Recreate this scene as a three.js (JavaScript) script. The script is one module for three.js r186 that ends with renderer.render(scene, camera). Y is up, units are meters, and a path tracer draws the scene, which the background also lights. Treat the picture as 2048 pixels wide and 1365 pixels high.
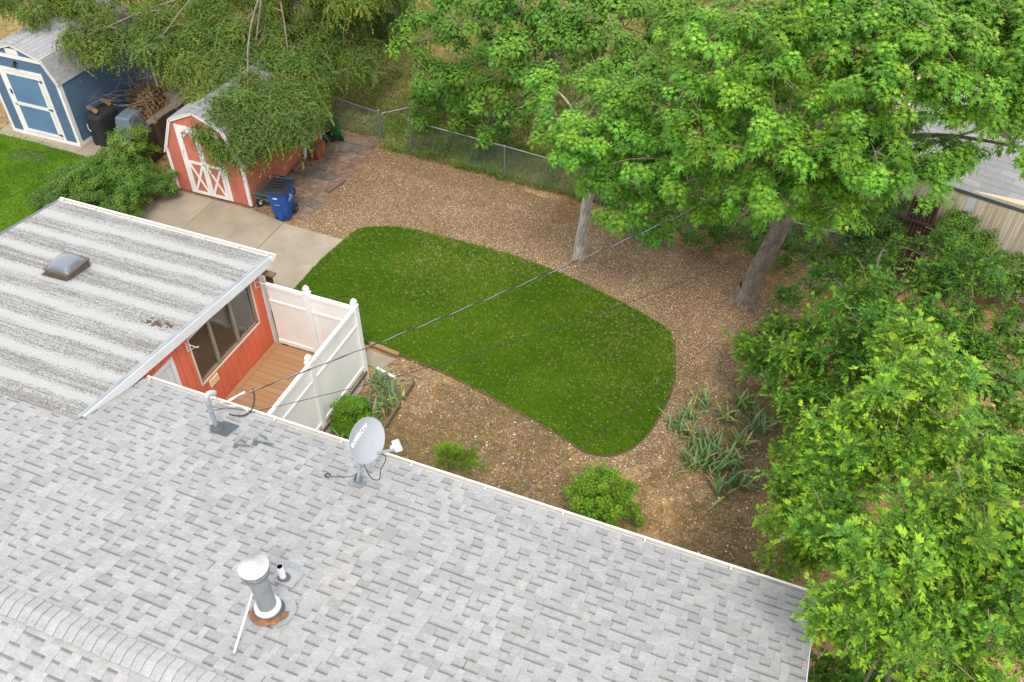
import * as THREE from 'three';
import { mergeGeometries, toCreasedNormals } from 'three/addons/utils/BufferGeometryUtils.js';
import { RoundedBoxGeometry } from 'three/addons/geometries/RoundedBoxGeometry.js';

// ------------------------------------------------------------------ camera, sky, sun, exposure
// House frame: x = along the eave, z = minus the distance away from the house, y = up. Metres.
const scene = new THREE.Scene();
const R = Math.PI / 180;
const camera = new THREE.PerspectiveCamera(42.17, 1024 / 682, 0.1, 400);
const YAW = 21.8 * R, PITCH = 43.2 * R;
camera.position.set(0, 13.8, 0);
camera.lookAt(-Math.sin(YAW) * Math.cos(PITCH), 13.8 - Math.sin(PITCH), -Math.cos(YAW) * Math.cos(PITCH));
camera.updateMatrixWorld(true);
const renderer = new THREE.WebGLRenderer();
renderer.toneMapping = THREE.LinearToneMapping;
renderer.toneMappingExposure = 1.8;
renderer.shadowMap.enabled = true;
{ // bright overcast: an even white sky, a touch brighter overhead
  const W = 64, H = 32, d = new Float32Array(W * H * 4);
  for (let j = 0; j < H; j++) for (let i = 0; i < W; i++) {
    const e = Math.sin((0.5 - (j + 0.5) / H) * -Math.PI), k = (j * W + i) * 4; // rows run from the bottom up
    const b = e > 0 ? 1.0 + 0.08 * e : 0.3;
    d[k] = b * 0.98; d[k + 1] = b * 0.995; d[k + 2] = b * 1.025; d[k + 3] = 1;
  }
  const sky = new THREE.DataTexture(d, W, H, THREE.RGBAFormat, THREE.FloatType);
  sky.mapping = THREE.EquirectangularReflectionMapping; sky.magFilter = THREE.LinearFilter; sky.needsUpdate = true;
  scene.background = sky; scene.environment = sky;
}
const sun = new THREE.DirectionalLight(0xfff3e2, 1.4);
sun.position.set(3, 26, 4); sun.target.position.set(-6, 0, -12);
sun.castShadow = true; sun.shadow.radius = 24; sun.shadow.mapSize.set(2048, 2048);
Object.assign(sun.shadow.camera, { left: -26, right: 26, top: 26, bottom: -26, near: 1, far: 90 });
scene.add(sun, sun.target);

// ------------------------------------------------------------------ helpers
function rng(seed) { let a = seed >>> 0; return () => { a = (a + 0x6d2b79f5) | 0; let t = Math.imul(a ^ (a >>> 15), 1 | a); t = (t + Math.imul(t ^ (t >>> 7), 61 | t)) ^ t; return ((t ^ (t >>> 14)) >>> 0) / 4294967296; }; }
const V = (u, v, h) => new THREE.Vector3(u, h, -v);
const lerp = (a, b, t) => a + (b - a) * t, clamp = (x, a, b) => Math.min(b, Math.max(a, x)), sstep = (a, b, x) => { const t = clamp((x - a) / (b - a), 0, 1); return t * t * (3 - 2 * t); };
function hash2(x, y, s) { let h = Math.imul(x, 374761393) ^ Math.imul(y, 668265263) ^ Math.imul(s, 2147483647 ^ 0x5bd1e995); h = Math.imul(h ^ (h >>> 13), 1274126177); return ((h ^ (h >>> 16)) >>> 0) / 4294967296; }
// value noise, wraps every "p" cells when p is given
function vnoise(x, y, s, p = 0) {
  const xi = Math.floor(x), yi = Math.floor(y), fx = x - xi, fy = y - yi, w = (k) => (p ? ((k % p) + p) % p : k);
  const a = hash2(w(xi), w(yi), s), b = hash2(w(xi + 1), w(yi), s), c = hash2(w(xi), w(yi + 1), s), d = hash2(w(xi + 1), w(yi + 1), s);
  const sx = fx * fx * (3 - 2 * fx), sy = fy * fy * (3 - 2 * fy);
  return lerp(lerp(a, b, sx), lerp(c, d, sx), sy);
}
function fbm(x, y, s, oct, p = 0) { let t = 0, a = 0.5, n = 0; for (let i = 0; i < oct; i++) { t += a * vnoise(x, y, s + i, p); n += a; x *= 2; y *= 2; p *= 2; a *= 0.5; } return t / n; }
// a texture computed pixel by pixel: f(x, y in 0..1) -> [r, g, b] sRGB 0..1; size in metres sets its repeat
function tex(w, h, f, sx = 1, sy = sx, srgb = true) {
  const d = new Uint8Array(w * h * 4);
  for (let j = 0; j < h; j++) for (let i = 0; i < w; i++) {
    const c = f((i + 0.5) / w, (j + 0.5) / h), k = (j * w + i) * 4;
    d[k] = clamp(c[0], 0, 1) * 255; d[k + 1] = clamp(c[1], 0, 1) * 255; d[k + 2] = clamp(c[2], 0, 1) * 255; d[k + 3] = 255;
  }
  const t = new THREE.DataTexture(d, w, h);
  t.wrapS = t.wrapT = THREE.RepeatWrapping; t.magFilter = THREE.LinearFilter; t.minFilter = THREE.LinearMipmapLinearFilter; t.generateMipmaps = true;
  if (srgb) t.colorSpace = THREE.SRGBColorSpace;
  t.repeat.set(1 / sx, 1 / sy); t.needsUpdate = true;
  return t;
}
const grey = (f) => (x, y) => { const g = f(x, y); return [g, g, g]; };
const col = (c) => new THREE.Color(c);
const lin = (r, g, b) => new THREE.Color().setRGB(r, g, b);
function mat(color, rough = 0.8, o = {}) { return new THREE.MeshStandardMaterial({ color, roughness: rough, ...o }); }
// uv in metres from the position, by the main direction of each face
function metric(g, ox = 0, oy = 0) {
  if (g.index) g = g.toNonIndexed();
  const p = g.attributes.position, n = g.attributes.normal, uv = new Float32Array(p.count * 2);
  for (let i = 0; i < p.count; i += 3) {
    let nx = 0, ny = 0, nz = 0;
    for (let k = 0; k < 3; k++) { nx += n.getX(i + k); ny += n.getY(i + k); nz += n.getZ(i + k); }
    nx = Math.abs(nx); ny = Math.abs(ny); nz = Math.abs(nz);
    for (let k = 0; k < 3; k++) {
      const x = p.getX(i + k), y = p.getY(i + k), z = p.getZ(i + k), q = (i + k) * 2;
      if (ny >= nx && ny >= nz) { uv[q] = x + ox; uv[q + 1] = -z + oy; } else if (nx >= nz) { uv[q] = -z + ox; uv[q + 1] = y + oy; } else { uv[q] = x + ox; uv[q + 1] = y + oy; }
    }
  }
  g.setAttribute('uv', new THREE.BufferAttribute(uv, 2));
  return g;
}
function merge(list) { return mergeGeometries(list.map((g) => { g = g.index ? g.toNonIndexed() : g; for (const k of Object.keys(g.attributes)) if (!['position', 'normal', 'uv', 'color'].includes(k)) g.deleteAttribute(k); return g; })); }
const taken = new Map();
function numbered(name) { const n = taken.get(name) ?? 0; taken.set(name, n + 1); return n ? name + '_' + String(n).padStart(3, '0') : name; }
const things = [];
function describe(o, label, category, group, kind) { o.userData.label = label; o.userData.category = category; if (group) o.userData.group = group; if (kind) o.userData.kind = kind; return o; }
function thing(name, label, category, group, kind) { const o = new THREE.Group(); o.name = numbered(name); scene.add(o); describe(o, label, category, group, kind); things.push(o); return o; }
function put(name, geo, m, parent, kind) {
  const o = new THREE.Mesh(geo, m); o.name = parent === scene ? numbered(name) : name; o.castShadow = o.receiveShadow = true;
  if (kind) o.userData.kind = kind; parent.add(o); return o;
}
function struct(name, geo, m, label, category) { const o = put(name, geo, m, scene); return describe(o, label, category, null, 'structure'); }
// boxes given by u (along), v (away) and h (up) ranges
function box(u0, u1, v0, v1, h0, h1, r = 0) {
  const g = r ? new RoundedBoxGeometry(u1 - u0, h1 - h0, v1 - v0, 1, r) : new THREE.BoxGeometry(u1 - u0, h1 - h0, v1 - v0);
  g.translate((u0 + u1) / 2, (h0 + h1) / 2, -(v0 + v1) / 2); return metric(g);
}
// bar between two points with a rectangular section
function bar(a, b, w, t, r = 0, spin = 0) {
  const L = a.distanceTo(b), g = r ? new RoundedBoxGeometry(w, L, t, 1, r) : new THREE.BoxGeometry(w, L, t);
  const q = new THREE.Quaternion().setFromUnitVectors(new THREE.Vector3(0, 1, 0), b.clone().sub(a).normalize());
  if (spin) g.rotateY(spin);
  const loc = metric(g); loc.applyQuaternion(q); const m = a.clone().add(b).multiplyScalar(0.5); loc.translate(m.x, m.y, m.z); return loc;
}
function rod(a, b, r0, r1 = r0, n = 8, open = false) {
  const L = a.distanceTo(b), g = new THREE.CylinderGeometry(r1, r0, L, n, 1, open);
  g.applyQuaternion(new THREE.Quaternion().setFromUnitVectors(new THREE.Vector3(0, 1, 0), b.clone().sub(a).normalize()));
  const m = a.clone().add(b).multiplyScalar(0.5); g.translate(m.x, m.y, m.z); return g.toNonIndexed();
}
function wireTube(pts, r, seg = 40, n = 5) { return new THREE.TubeGeometry(new THREE.CatmullRomCurve3(pts), seg, r, n, false).toNonIndexed(); }
// tapered, slightly knobbly limb along points with radii
function limb(pts, r0, r1, seg = 10, n = 8, rough = 0.06, seed = 1) {
  const c = new THREE.CatmullRomCurve3(pts), fr = c.computeFrenetFrames(seg, false), pos = [], idx = [], uv = [], L = c.getLength();
  for (let i = 0; i <= seg; i++) {
    const t = i / seg, p = c.getPoint(t), r = lerp(r0, r1, Math.pow(t, 0.8));
    for (let k = 0; k <= n; k++) {
      const a = (k % n) / n * Math.PI * 2, rr = r * (1 + rough * (hash2(i, k % n, seed) - 0.5) * 2);
      const q = p.clone().addScaledVector(fr.normals[i], Math.cos(a) * rr).addScaledVector(fr.binormals[i], Math.sin(a) * rr);
      pos.push(q.x, q.y, q.z); uv.push(k / n * Math.max(0.2, Math.round(r0 * 6.28 * 4) / 4), t * L);
    }
  }
  for (let i = 0; i < seg; i++) for (let k = 0; k < n; k++) { const a = i * (n + 1) + k, b = a + n + 1; idx.push(a, b, a + 1, a + 1, b, b + 1); }
  const g = new THREE.BufferGeometry(); g.setAttribute('position', new THREE.Float32BufferAttribute(pos, 3)); g.setAttribute('uv', new THREE.Float32BufferAttribute(uv, 2)); g.setIndex(idx); g.computeVertexNormals();
  return g.toNonIndexed();
}
// flat polygon in u, v extruded upwards between two heights
function slab(poly, h0, h1, bevel = 0) {
  const s = new THREE.Shape(poly.map(([u, v]) => new THREE.Vector2(u, v)));
  const g = new THREE.ExtrudeGeometry(s, { depth: h1 - h0 - 2 * bevel, bevelEnabled: bevel > 0, bevelThickness: bevel, bevelSize: bevel, bevelOffset: -bevel, bevelSegments: 1 });
  g.rotateX(-Math.PI / 2); g.translate(0, h0 + bevel, 0); return metric(g);
}
// vertical polygon in (u, h) at depth v .. v + t (a gable), or in (v, h) at u
function gableU(poly, v, t) { const g = new THREE.ExtrudeGeometry(new THREE.Shape(poly.map(([a, b]) => new THREE.Vector2(a, b))), { depth: t, bevelEnabled: false }); g.translate(0, 0, -v - t); return metric(g); }
function gableV(poly, u, t, holes = []) {
  const s = new THREE.Shape(poly.map(([a, b]) => new THREE.Vector2(-a, b)));
  for (const h of holes) s.holes.push(new THREE.Path(h.map(([a, b]) => new THREE.Vector2(-a, b))));
  const g = new THREE.ExtrudeGeometry(s, { depth: t, bevelEnabled: false }); g.rotateY(Math.PI / 2); g.translate(u, 0, 0); return metric(g);
}
function inside(poly, u, v) { let c = false; for (let i = 0, j = poly.length - 1; i < poly.length; j = i++) { const [a, b] = poly[i], [d, e] = poly[j]; if (b > v !== e > v && u < (d - a) * (v - b) / (e - b) + a) c = !c; } return c; }
function smooth(poly, n = 4, closed = true) { return new THREE.CatmullRomCurve3(poly.map(([u, v]) => new THREE.Vector3(u, v, 0)), closed, 'centripetal').getPoints(poly.length * n).slice(0, closed ? -1 : undefined).map((p) => [p.x, p.y]); }
const frustum = new THREE.Frustum().setFromProjectionMatrix(new THREE.Matrix4().multiplyMatrices(camera.projectionMatrix, camera.matrixWorldInverse));

// ------------------------------------------------------------------ shared materials
const M = {};
const grainTex = tex(512, 512, grey((x, y) => 0.84 + 0.2 * (fbm(x * 8, y * 8, 3, 4, 8) - 0.5) + 0.12 * (hash2(x * 512 | 0, y * 512 | 0, 5) - 0.5)), 1.7);
const woodTex = tex(256, 512, grey((x, y) => 0.8 + 0.3 * (fbm(x * 32, y * 3, 9, 4, 0) - 0.5) + 0.1 * (hash2(x * 256 | 0, 3, 7) - 0.5)), 0.5, 1.9);
const woodTexAcross = tex(512, 256, grey((x, y) => 0.82 + 0.28 * (fbm(x * 3, y * 32, 19, 4, 0) - 0.5) + 0.1 * (hash2(4, y * 256 | 0, 7) - 0.5)), 1.9, 0.5);
const paintTex = tex(512, 512, grey((x, y) => 0.92 + 0.16 * (fbm(x * 4, y * 4, 31, 5, 4) - 0.5) ), 2.3);
const vinylTex = tex(256, 256, grey((x, y) => 0.96 + 0.06 * (fbm(x * 4, y * 4, 33, 3, 4) - 0.5)), 1.9);
const deckTex = tex(512, 256, grey((x, y) => 0.88 + 0.14 * (fbm(x * 2, y * 24, 19, 4, 0) - 0.5)), 1.9, 0.5);
M.white = mat(0xe4e4e1, 0.45, { map: vinylTex });
M.vinyl = mat(0xefefed, 0.38, { map: vinylTex });
M.whiteTrim = mat(0xe2e2e0, 0.6, { map: vinylTex });
M.fascia = mat(0xd8dbdf, 0.5, { map: vinylTex });
M.red = mat(0xde7050, 0.75, { map: paintTex });
M.redShed = mat(0xc4725c, 0.75, { map: paintTex });
M.blueShed = mat(0x547191, 0.7, { map: paintTex });
M.groove = mat(0xd26342, 0.9);
M.grooveBlue = mat(0x547191, 0.9);
M.galv = mat(0xb6bcc2, 0.42, { metalness: 0.75, map: grainTex });
M.galvDull = mat(0x9aa2a8, 0.55, { metalness: 0.1, map: grainTex });
M.lead = mat(0x6d7277, 0.7, { metalness: 0.2, map: grainTex });
M.black = mat(0x16171a, 0.6);
M.rubber = mat(0x1b1b1c, 0.85);
M.steelGrey = mat(0x9aa0a6, 0.5, { metalness: 0.3 });
M.bark = mat(0x93877a, 0.95, { map: tex(256, 512, grey((x, y) => 0.62 + 0.55 * Math.pow(fbm(x * 16 + 2 * fbm(x * 6, y * 4, 2, 2), y * 6, 41, 4), 1.4)), 0.45, 0.9), bumpMap: tex(256, 512, grey((x, y) => fbm(x * 16 + 2 * fbm(x * 6, y * 4, 2, 2), y * 6, 41, 4)), 0.45, 0.9, false), bumpScale: 0.02 });
M.twig = mat(0x877968, 0.9);
M.deadTwig = mat(0x8a7562, 0.95);
M.oldWood = mat(0x8a745c, 0.92, { map: woodTex });
M.oldWoodAcross = mat(0x8a745c, 0.92, { map: woodTexAcross });
M.darkWood = mat(0x4f3d31, 0.95, { map: woodTex });
M.brownTrim = mat(0x4a3327, 0.7, { map: woodTex });

// ------------------------------------------------------------------ the ground
const LAWN = smooth([[-11.03, 13.45], [-11.02, 14.54], [-10.92, 15.36], [-10.79, 16.1], [-10.24, 16.45], [-9.6, 16.62], [-8.32, 16.63], [-6.69, 16.58], [-5.26, 16.35], [-3.84, 15.95], [-2.74, 15.55], [-2.19, 15.27], [-1.88, 14.42], [-1.7, 13.55], [-1.75, 12.7], [-1.93, 11.82], [-2.22, 11.39], [-2.53, 11.2], [-2.88, 11.18], [-3.74, 11.46], [-5.0, 11.81], [-6.32, 12.12], [-7.03, 12.22], [-7.95, 12.3], [-8.6, 12.34], [-10, 12.2], [-11.03, 12.2]], 3);
const GRAVEL = smooth([[-12.45, 15.55], [-12.4, 16.2], [-12.55, 17.3], [-12.3, 18.4], [-12.2, 20.0], [-11.2, 19.95], [-9.6, 19.75], [-8.1, 19.6], [-6.3, 19.2], [-4, 18.9], [-2, 18.4], [-0.6, 18.1], [0.6, 17.2], [0.9, 15.8], [0.4, 14.6], [-0.6, 13.9], [-1.0, 12.9], [-1.35, 11.9], [-1.9, 11.15], [-2.8, 11.05], [-3.2, 12.2], [-6, 13], [-9.5, 13.6], [-10.5, 14.6], [-10.8, 15.45]], 3);
const PALETTE = [[0.78, 0.69, 0.56], [0.69, 0.59, 0.45], [0.59, 0.50, 0.39], [0.73, 0.62, 0.50], [0.51, 0.46, 0.41], [0.61, 0.60, 0.57], [0.92, 0.88, 0.80], [0.58, 0.45, 0.33], [0.66, 0.54, 0.42], [0.45, 0.40, 0.35]];
function pebbles(n, cells, seed, gap, palette, mixSoil, soil) { // cellular stones, wraps
  const pts = [];
  for (let j = 0; j < cells; j++) for (let i = 0; i < cells; i++) pts.push([i + 0.1 + 0.8 * hash2(i, j, seed), j + 0.1 + 0.8 * hash2(i, j, seed + 1), palette[Math.floor(hash2(i, j, seed + 2) * palette.length)], 0.82 + 0.36 * hash2(i, j, seed + 3), hash2(i, j, seed + 4)]);
  return tex(n, n, (x, y) => {
    const X = x * cells, Y = y * cells, ci = Math.floor(X), cj = Math.floor(Y); let d1 = 9, d2 = 9, best = null;
    for (let b = -1; b <= 1; b++) for (let a = -1; a <= 1; a++) {
      const i = (ci + a + cells) % cells, j = (cj + b + cells) % cells, p = pts[j * cells + i], dx = p[0] - i + ci + a - X, dy = p[1] - j + cj + b - Y, d = dx * dx + dy * dy;
      if (d < d1) { d2 = d1; d1 = d; best = p; } else if (d < d2) d2 = d;
    }
    const e = Math.sqrt(d2) - Math.sqrt(d1), buried = best[4] < mixSoil, k = buried ? 0 : sstep(gap * 0.4, gap, e), nz = 0.9 + 0.25 * hash2(x * n | 0, y * n | 0, seed + 9);
    const so = soil.map((c) => c * (0.75 + 0.5 * fbm(x * 24, y * 24, seed + 20, 3, 24)) * nz);
    return best[2].map((c, q) => lerp(so[q], c * best[3] * nz, k));
  }, 1, 1);
}
const gravelTex = pebbles(1024, 150, 11, 0.16, PALETTE, 0.12, [0.46, 0.36, 0.26]); gravelTex.repeat.set(1 / 3.1, 1 / 3.1);
const soilTex = pebbles(1024, 90, 71, 0.3, [[0.70, 0.60, 0.48], [0.60, 0.45, 0.34], [0.74, 0.70, 0.62], [0.5, 0.40, 0.31], [0.70, 0.57, 0.43]], 0.6, [0.62, 0.52, 0.40]); soilTex.repeat.set(1 / 4.3, 1 / 4.3);
// a ground sheet with patches of tone from noise of several sizes, as vertex colours
function sheet(poly, h, step, tint) {
  let g;
  if (poly.length === 4 && poly.rect) {
    const [u0, u1, v0, v1] = poly.rect; g = new THREE.PlaneGeometry(u1 - u0, v1 - v0, Math.round((u1 - u0) / step), Math.round((v1 - v0) / step)); g.rotateX(-Math.PI / 2); g.translate((u0 + u1) / 2, h, -(v0 + v1) / 2); g = g.toNonIndexed();
  } else {
    const us = poly.map((p) => p[0]), vs = poly.map((p) => p[1]), pos = [], u0 = Math.min(...us), u1 = Math.max(...us), v0 = Math.min(...vs), v1 = Math.max(...vs);
    // a triangulated outline first, then a finer grid of the same sheet inside it
    g = new THREE.ShapeGeometry(new THREE.Shape(poly.map(([u, v]) => new THREE.Vector2(u, v)))); g.rotateX(-Math.PI / 2); g.translate(0, h, 0); g = g.toNonIndexed();
    let tri = Array.from(g.attributes.position.array);
    for (let pass = 0; pass < 7; pass++) { // split long edges so that the tone can vary
      const out = [];
      for (let i = 0; i < tri.length; i += 9) {
        const P = [0, 1, 2].map((k) => tri.slice(i + k * 3, i + k * 3 + 3)), L = [0, 1, 2].map((k) => Math.hypot(P[k][0] - P[(k + 1) % 3][0], P[k][2] - P[(k + 1) % 3][2])), m = L.indexOf(Math.max(...L));
        if (L[m] < step) { out.push(...P[0], ...P[1], ...P[2]); continue; }
        const A = P[m], B = P[(m + 1) % 3], C = P[(m + 2) % 3], D = A.map((x, q) => (x + B[q]) / 2);
        out.push(...A, ...D, ...C, ...D, ...B, ...C);
      }
      tri = out;
    }
    g = new THREE.BufferGeometry(); g.setAttribute('position', new THREE.Float32BufferAttribute(tri, 3)); g.computeVertexNormals();
  }
  metric(g); const p = g.attributes.position, c = new Float32Array(p.count * 3);
  for (let i = 0; i < p.count; i++) { const t = tint(p.getX(i), -p.getZ(i)); c.set(t, i * 3); }
  g.setAttribute('color', new THREE.BufferAttribute(c, 3)); return g;
}
const rect = (u0, u1, v0, v1) => { const r = [0, 0, 0, 0]; r.rect = [u0, u1, v0, v1]; return r; };
const mix3 = (a, b, t) => a.map((x, i) => lerp(x, b[i], t));
struct('ground', sheet(rect(-70, 60, -30, 100), -0.012, 0.5, (u, v) => {
  const n = fbm(u * 0.7, v * 0.7, 61, 4), m = fbm(u * 2.3 + 9, v * 2.3, 66, 3);
  let c = mix3([0.72, 0.63, 0.50], [1.0, 0.93, 0.74], sstep(0.35, 0.65, n)); c = mix3(c, [0.64, 0.55, 0.42], sstep(0.5, 0.72, m));
  if (v > 19.6) c = mix3(mix3(c, [0.66, 0.62, 0.42], 0.5), [0.55, 0.60, 0.30], sstep(0.38, 0.55, n)); // rough grass lot beyond the wire fence
  return c;
}), mat(0xf0f0f0, 1, { map: soilTex, vertexColors: true }), 'brown bare soil of the yard with pebbles and dry grass', 'ground');
struct('gravel_bed', sheet(GRAVEL, 0.004, 0.35, (u, v) => {
  const n = fbm(u * 0.5, v * 0.5, 81, 4), m = fbm(u * 1.9, v * 1.9, 86, 3);
  return mix3(mix3([0.78, 0.71, 0.57], [0.98, 0.91, 0.76], sstep(0.3, 0.65, n)), [0.68, 0.58, 0.46], 0.6 * sstep(0.52, 0.75, m));
}), mat(0xe2e2e2, 1, { map: gravelTex, vertexColors: true }), 'tan pea gravel bed around the lawn and trees', 'gravel');

// loose stones over gravel and soil
{
  const r = rng(5), geo = new THREE.IcosahedronGeometry(1, 0); { const p = geo.attributes.position; for (let i = 0; i < p.count; i++) { const k = 0.85 + 0.3 * hash2(Math.round(p.getX(i) * 50), Math.round(p.getY(i) * 50 + p.getZ(i) * 90), 3); p.setXYZ(i, p.getX(i) * k, p.getY(i) * k * 0.6, p.getZ(i) * k); } geo.computeVertexNormals(); }
  const stones = (name, n, spot, size, label, tints) => {
    const im = new THREE.InstancedMesh(geo, mat(0xe2e2e2, 0.95), n), m = new THREE.Matrix4(), q = new THREE.Quaternion(), e = new THREE.Euler(), c = new THREE.Color();
    for (let i = 0; i < n; i++) {
      const [u, v] = spot(), s = size(); e.set(r() * 0.8 - 0.4, r() * 6.3, r() * 0.8 - 0.4);
      m.compose(V(u, v, 0.006 + s * 0.2), q.setFromEuler(e), new THREE.Vector3(s, s, s * (0.7 + r() * 0.5))); im.setMatrixAt(i, m);
      const t = tints[Math.floor(r() * tints.length)], k = 0.8 + 0.35 * r(); im.setColorAt(i, c.setRGB(t[0] * k, t[1] * k, t[2] * k, THREE.SRGBColorSpace));
    }
    im.name = name; im.castShadow = im.receiveShadow = true; scene.add(im); describe(im, label, 'pebbles', null, 'stuff');
  };
  const inGravel = () => { for (;;) { const u = -12.6 + r() * 14, v = 10.8 + r() * 9.4; if (inside(GRAVEL, u, v) && !inside(LAWN, u, v)) return [u, v]; } };
  const inSoil = () => { for (;;) { const u = -8 + r() * 9.2, v = 7.6 + r() * 6.8; if (!inside(LAWN, u, v) && (v < 12.5 || u > -1.9) && fbm(u * 0.8, v * 0.8, 17, 3) > 0.36 + r() * 0.25) return [u, v]; } };
  stones('gravel_pebbles', 42000, inGravel, () => 0.005 + 0.011 * Math.pow(r(), 2.5), 'loose tan and white pebbles over the gravel bed', PALETTE);
  stones('soil_pebbles', 17000, inSoil, () => 0.005 + 0.02 * Math.pow(r(), 4), 'pale and grey pebbles scattered over the bare soil beds', [...PALETTE, [0.75, 0.76, 0.76], [0.9, 0.87, 0.82], [0.6, 0.63, 0.66]]);
}

// ------------------------------------------------------------------ grass
function tuft(n, len, wid, seed, bend = 0.5) { // a handful of bent blades, two triangles each
  const r = rng(seed), pos = [], c = [];
  for (let i = 0; i < n; i++) {
    const a = r() * 6.283, l = len * (0.6 + 0.7 * r()), b = bend * (0.3 + r()), x = (r() - 0.5) * len * 0.9, z = (r() - 0.5) * len * 0.9, dx = Math.cos(a), dz = Math.sin(a), w = wid * (0.7 + 0.6 * r()), px = -dz * w / 2, pz = dx * w / 2;
    const mx = x + dx * l * b * 0.35, mz = z + dz * l * b * 0.35, my = l * 0.6, tx = x + dx * l * b, tz = z + dz * l * b, ty = l * (1 - 0.35 * b), k = 0.8 + 0.4 * r();
    pos.push(x - px, 0, z - pz, x + px, 0, z + pz, mx + px, my, mz + pz, x - px, 0, z - pz, mx + px, my, mz + pz, mx - px, my, mz - pz, mx - px, my, mz - pz, mx + px, my, mz + pz, tx, ty, tz);
    for (let q = 0; q < 9; q++) c.push(k, k, k);
  }
  const g = new THREE.BufferGeometry(); g.setAttribute('position', new THREE.Float32BufferAttribute(pos, 3)); g.setAttribute('color', new THREE.Float32BufferAttribute(c, 3)); g.computeVertexNormals(); return g;
}
function scatter(name, geo, m, n, spot, scale, tint, label, category, seed, lean = 0.2, h = 0.01, parent = scene) {
  const r = rng(seed), im = new THREE.InstancedMesh(geo, m, n), M4 = new THREE.Matrix4(), q = new THREE.Quaternion(), e = new THREE.Euler(), c = new THREE.Color();
  for (let i = 0; i < n; i++) {
    const s = spot(r), k = scale(r, s[0], s[1]); e.set((r() - 0.5) * lean * 2, r() * 6.283, (r() - 0.5) * lean * 2);
    M4.compose(V(s[0], s[1], s[2] ?? h), q.setFromEuler(e), new THREE.Vector3(k, k * (0.8 + 0.4 * r()), k)); im.setMatrixAt(i, M4);
    const t = tint(r, s[0], s[1]); im.setColorAt(i, c.setRGB(t[0], t[1], t[2]));
  }
  im.name = parent === scene ? numbered(name) : name; im.castShadow = im.receiveShadow = true; parent.add(im);
  if (parent === scene) describe(im, label, category, null, 'stuff'); else im.userData.kind = 'stuff';
  return im;
}
const bladeMat = new THREE.MeshPhysicalMaterial({ color: 0xffffff, roughness: 0.8, specularIntensity: 0.12, vertexColors: true, side: THREE.DoubleSide });
struct('lawn', slab(LAWN, 0.0, 0.02), mat(lin(0.06, 0.10, 0.01), 1, { map: grainTex }), 'dark green artificial turf lawn with a rounded outline', 'lawn');
const onLawn = (r) => { for (;;) { const u = -11.1 + r() * 9.5, v = 11.1 + r() * 5.6; if (inside(LAWN, u, v) && !(u < -7.95 && v < 11.7)) return [u, v, 0.018]; } };
scatter('lawn_grass', tuft(9, 0.04, 0.0055, 2, 0.9), bladeMat, 100000, onLawn, (r) => 0.8 + 0.5 * r(), (r, u, v) => {
  const p = fbm(u * 0.9, v * 0.9, 21, 4), straw = r() < 0.02 + 0.11 * sstep(0.3, 0.7, fbm(u * 0.6 + 3, v * 0.6, 28, 3)) * sstep(12.5, 15.5, v + 0.25 * (u + 6)), k = 0.75 + 0.5 * r();
  const g = mix3([0.048, 0.124, 0.005], [0.098, 0.192, 0.010], sstep(0.3, 0.7, p) * 0.45 + 0.5 * r());
  return straw ? [0.36 * k, 0.29 * k, 0.14 * k] : g.map((x) => x * k);
}, 'short green artificial grass blades with a few straw coloured ones', 'grass', 31);
const NLAWN = [[-34, 9], [-19.2, 9], [-19.0, 14.2], [-19.1, 16.28], [-23.2, 16.62], [-34, 17.6]];
struct('neighbour_lawn', slab(NLAWN, -0.008, 0.008), mat(lin(0.06, 0.11, 0.02), 1, { map: grainTex }), 'bright green mown lawn in front of the blue shed', 'lawn');
scatter('neighbour_grass', tuft(9, 0.05, 0.007, 6, 0.8), bladeMat, 45000, (r) => { for (;;) { const u = -26.5 + r() * 7.6, v = 11 + r() * 6.2; if (inside(NLAWN, u, v) && r() > 0.9 * sstep(0.56, 0.66, fbm(u * 0.8, v * 1.4, 44, 3)) * sstep(13.5, 15.5, v)) return [u, v, 0.006]; } }, (r) => 0.8 + 0.5 * r(), (r, u, v) => {
  const p = fbm(u * 1.1, v * 1.1, 23, 3), k = 0.8 + 0.4 * r(); return mix3([0.07, 0.19, 0.010], [0.16, 0.30, 0.025], 0.6 * sstep(0.3, 0.7, p) + 0.4 * r()).map((x) => x * k);
}, 'bright green mown grass blades in front of the blue shed', 'grass', 32);
// rough grass and weeds beyond the wire fence
scatter('weed_grass', tuft(10, 0.2, 0.012, 9, 0.8), bladeMat, 60000, (r) => { for (;;) { const u = -26 + r() * 33, v = 19.5 + Math.pow(r(), 1.3) * 15; if (v > 19.75 - 0.05 * (u + 8) && fbm(u * 0.6, v * 0.6, 55, 3) + 0.45 * r() > 0.5 && !(u < -12.2 && v < 20.5 && u > -19)) return [u, v, 0]; } }, (r) => 0.5 + 0.8 * r(), (r, u, v) => {
  const p = fbm(u * 0.8, v * 0.8, 57, 3), k = 0.75 + 0.5 * r(); return mix3([0.11, 0.19, 0.035], [0.27, 0.27, 0.09], sstep(0.35, 0.6, p) * 0.8 + 0.2 * r()).map((x) => x * k);
}, 'rough olive weeds and grass growing beyond the wire fence', 'grass', 33, 0.35);
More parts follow.
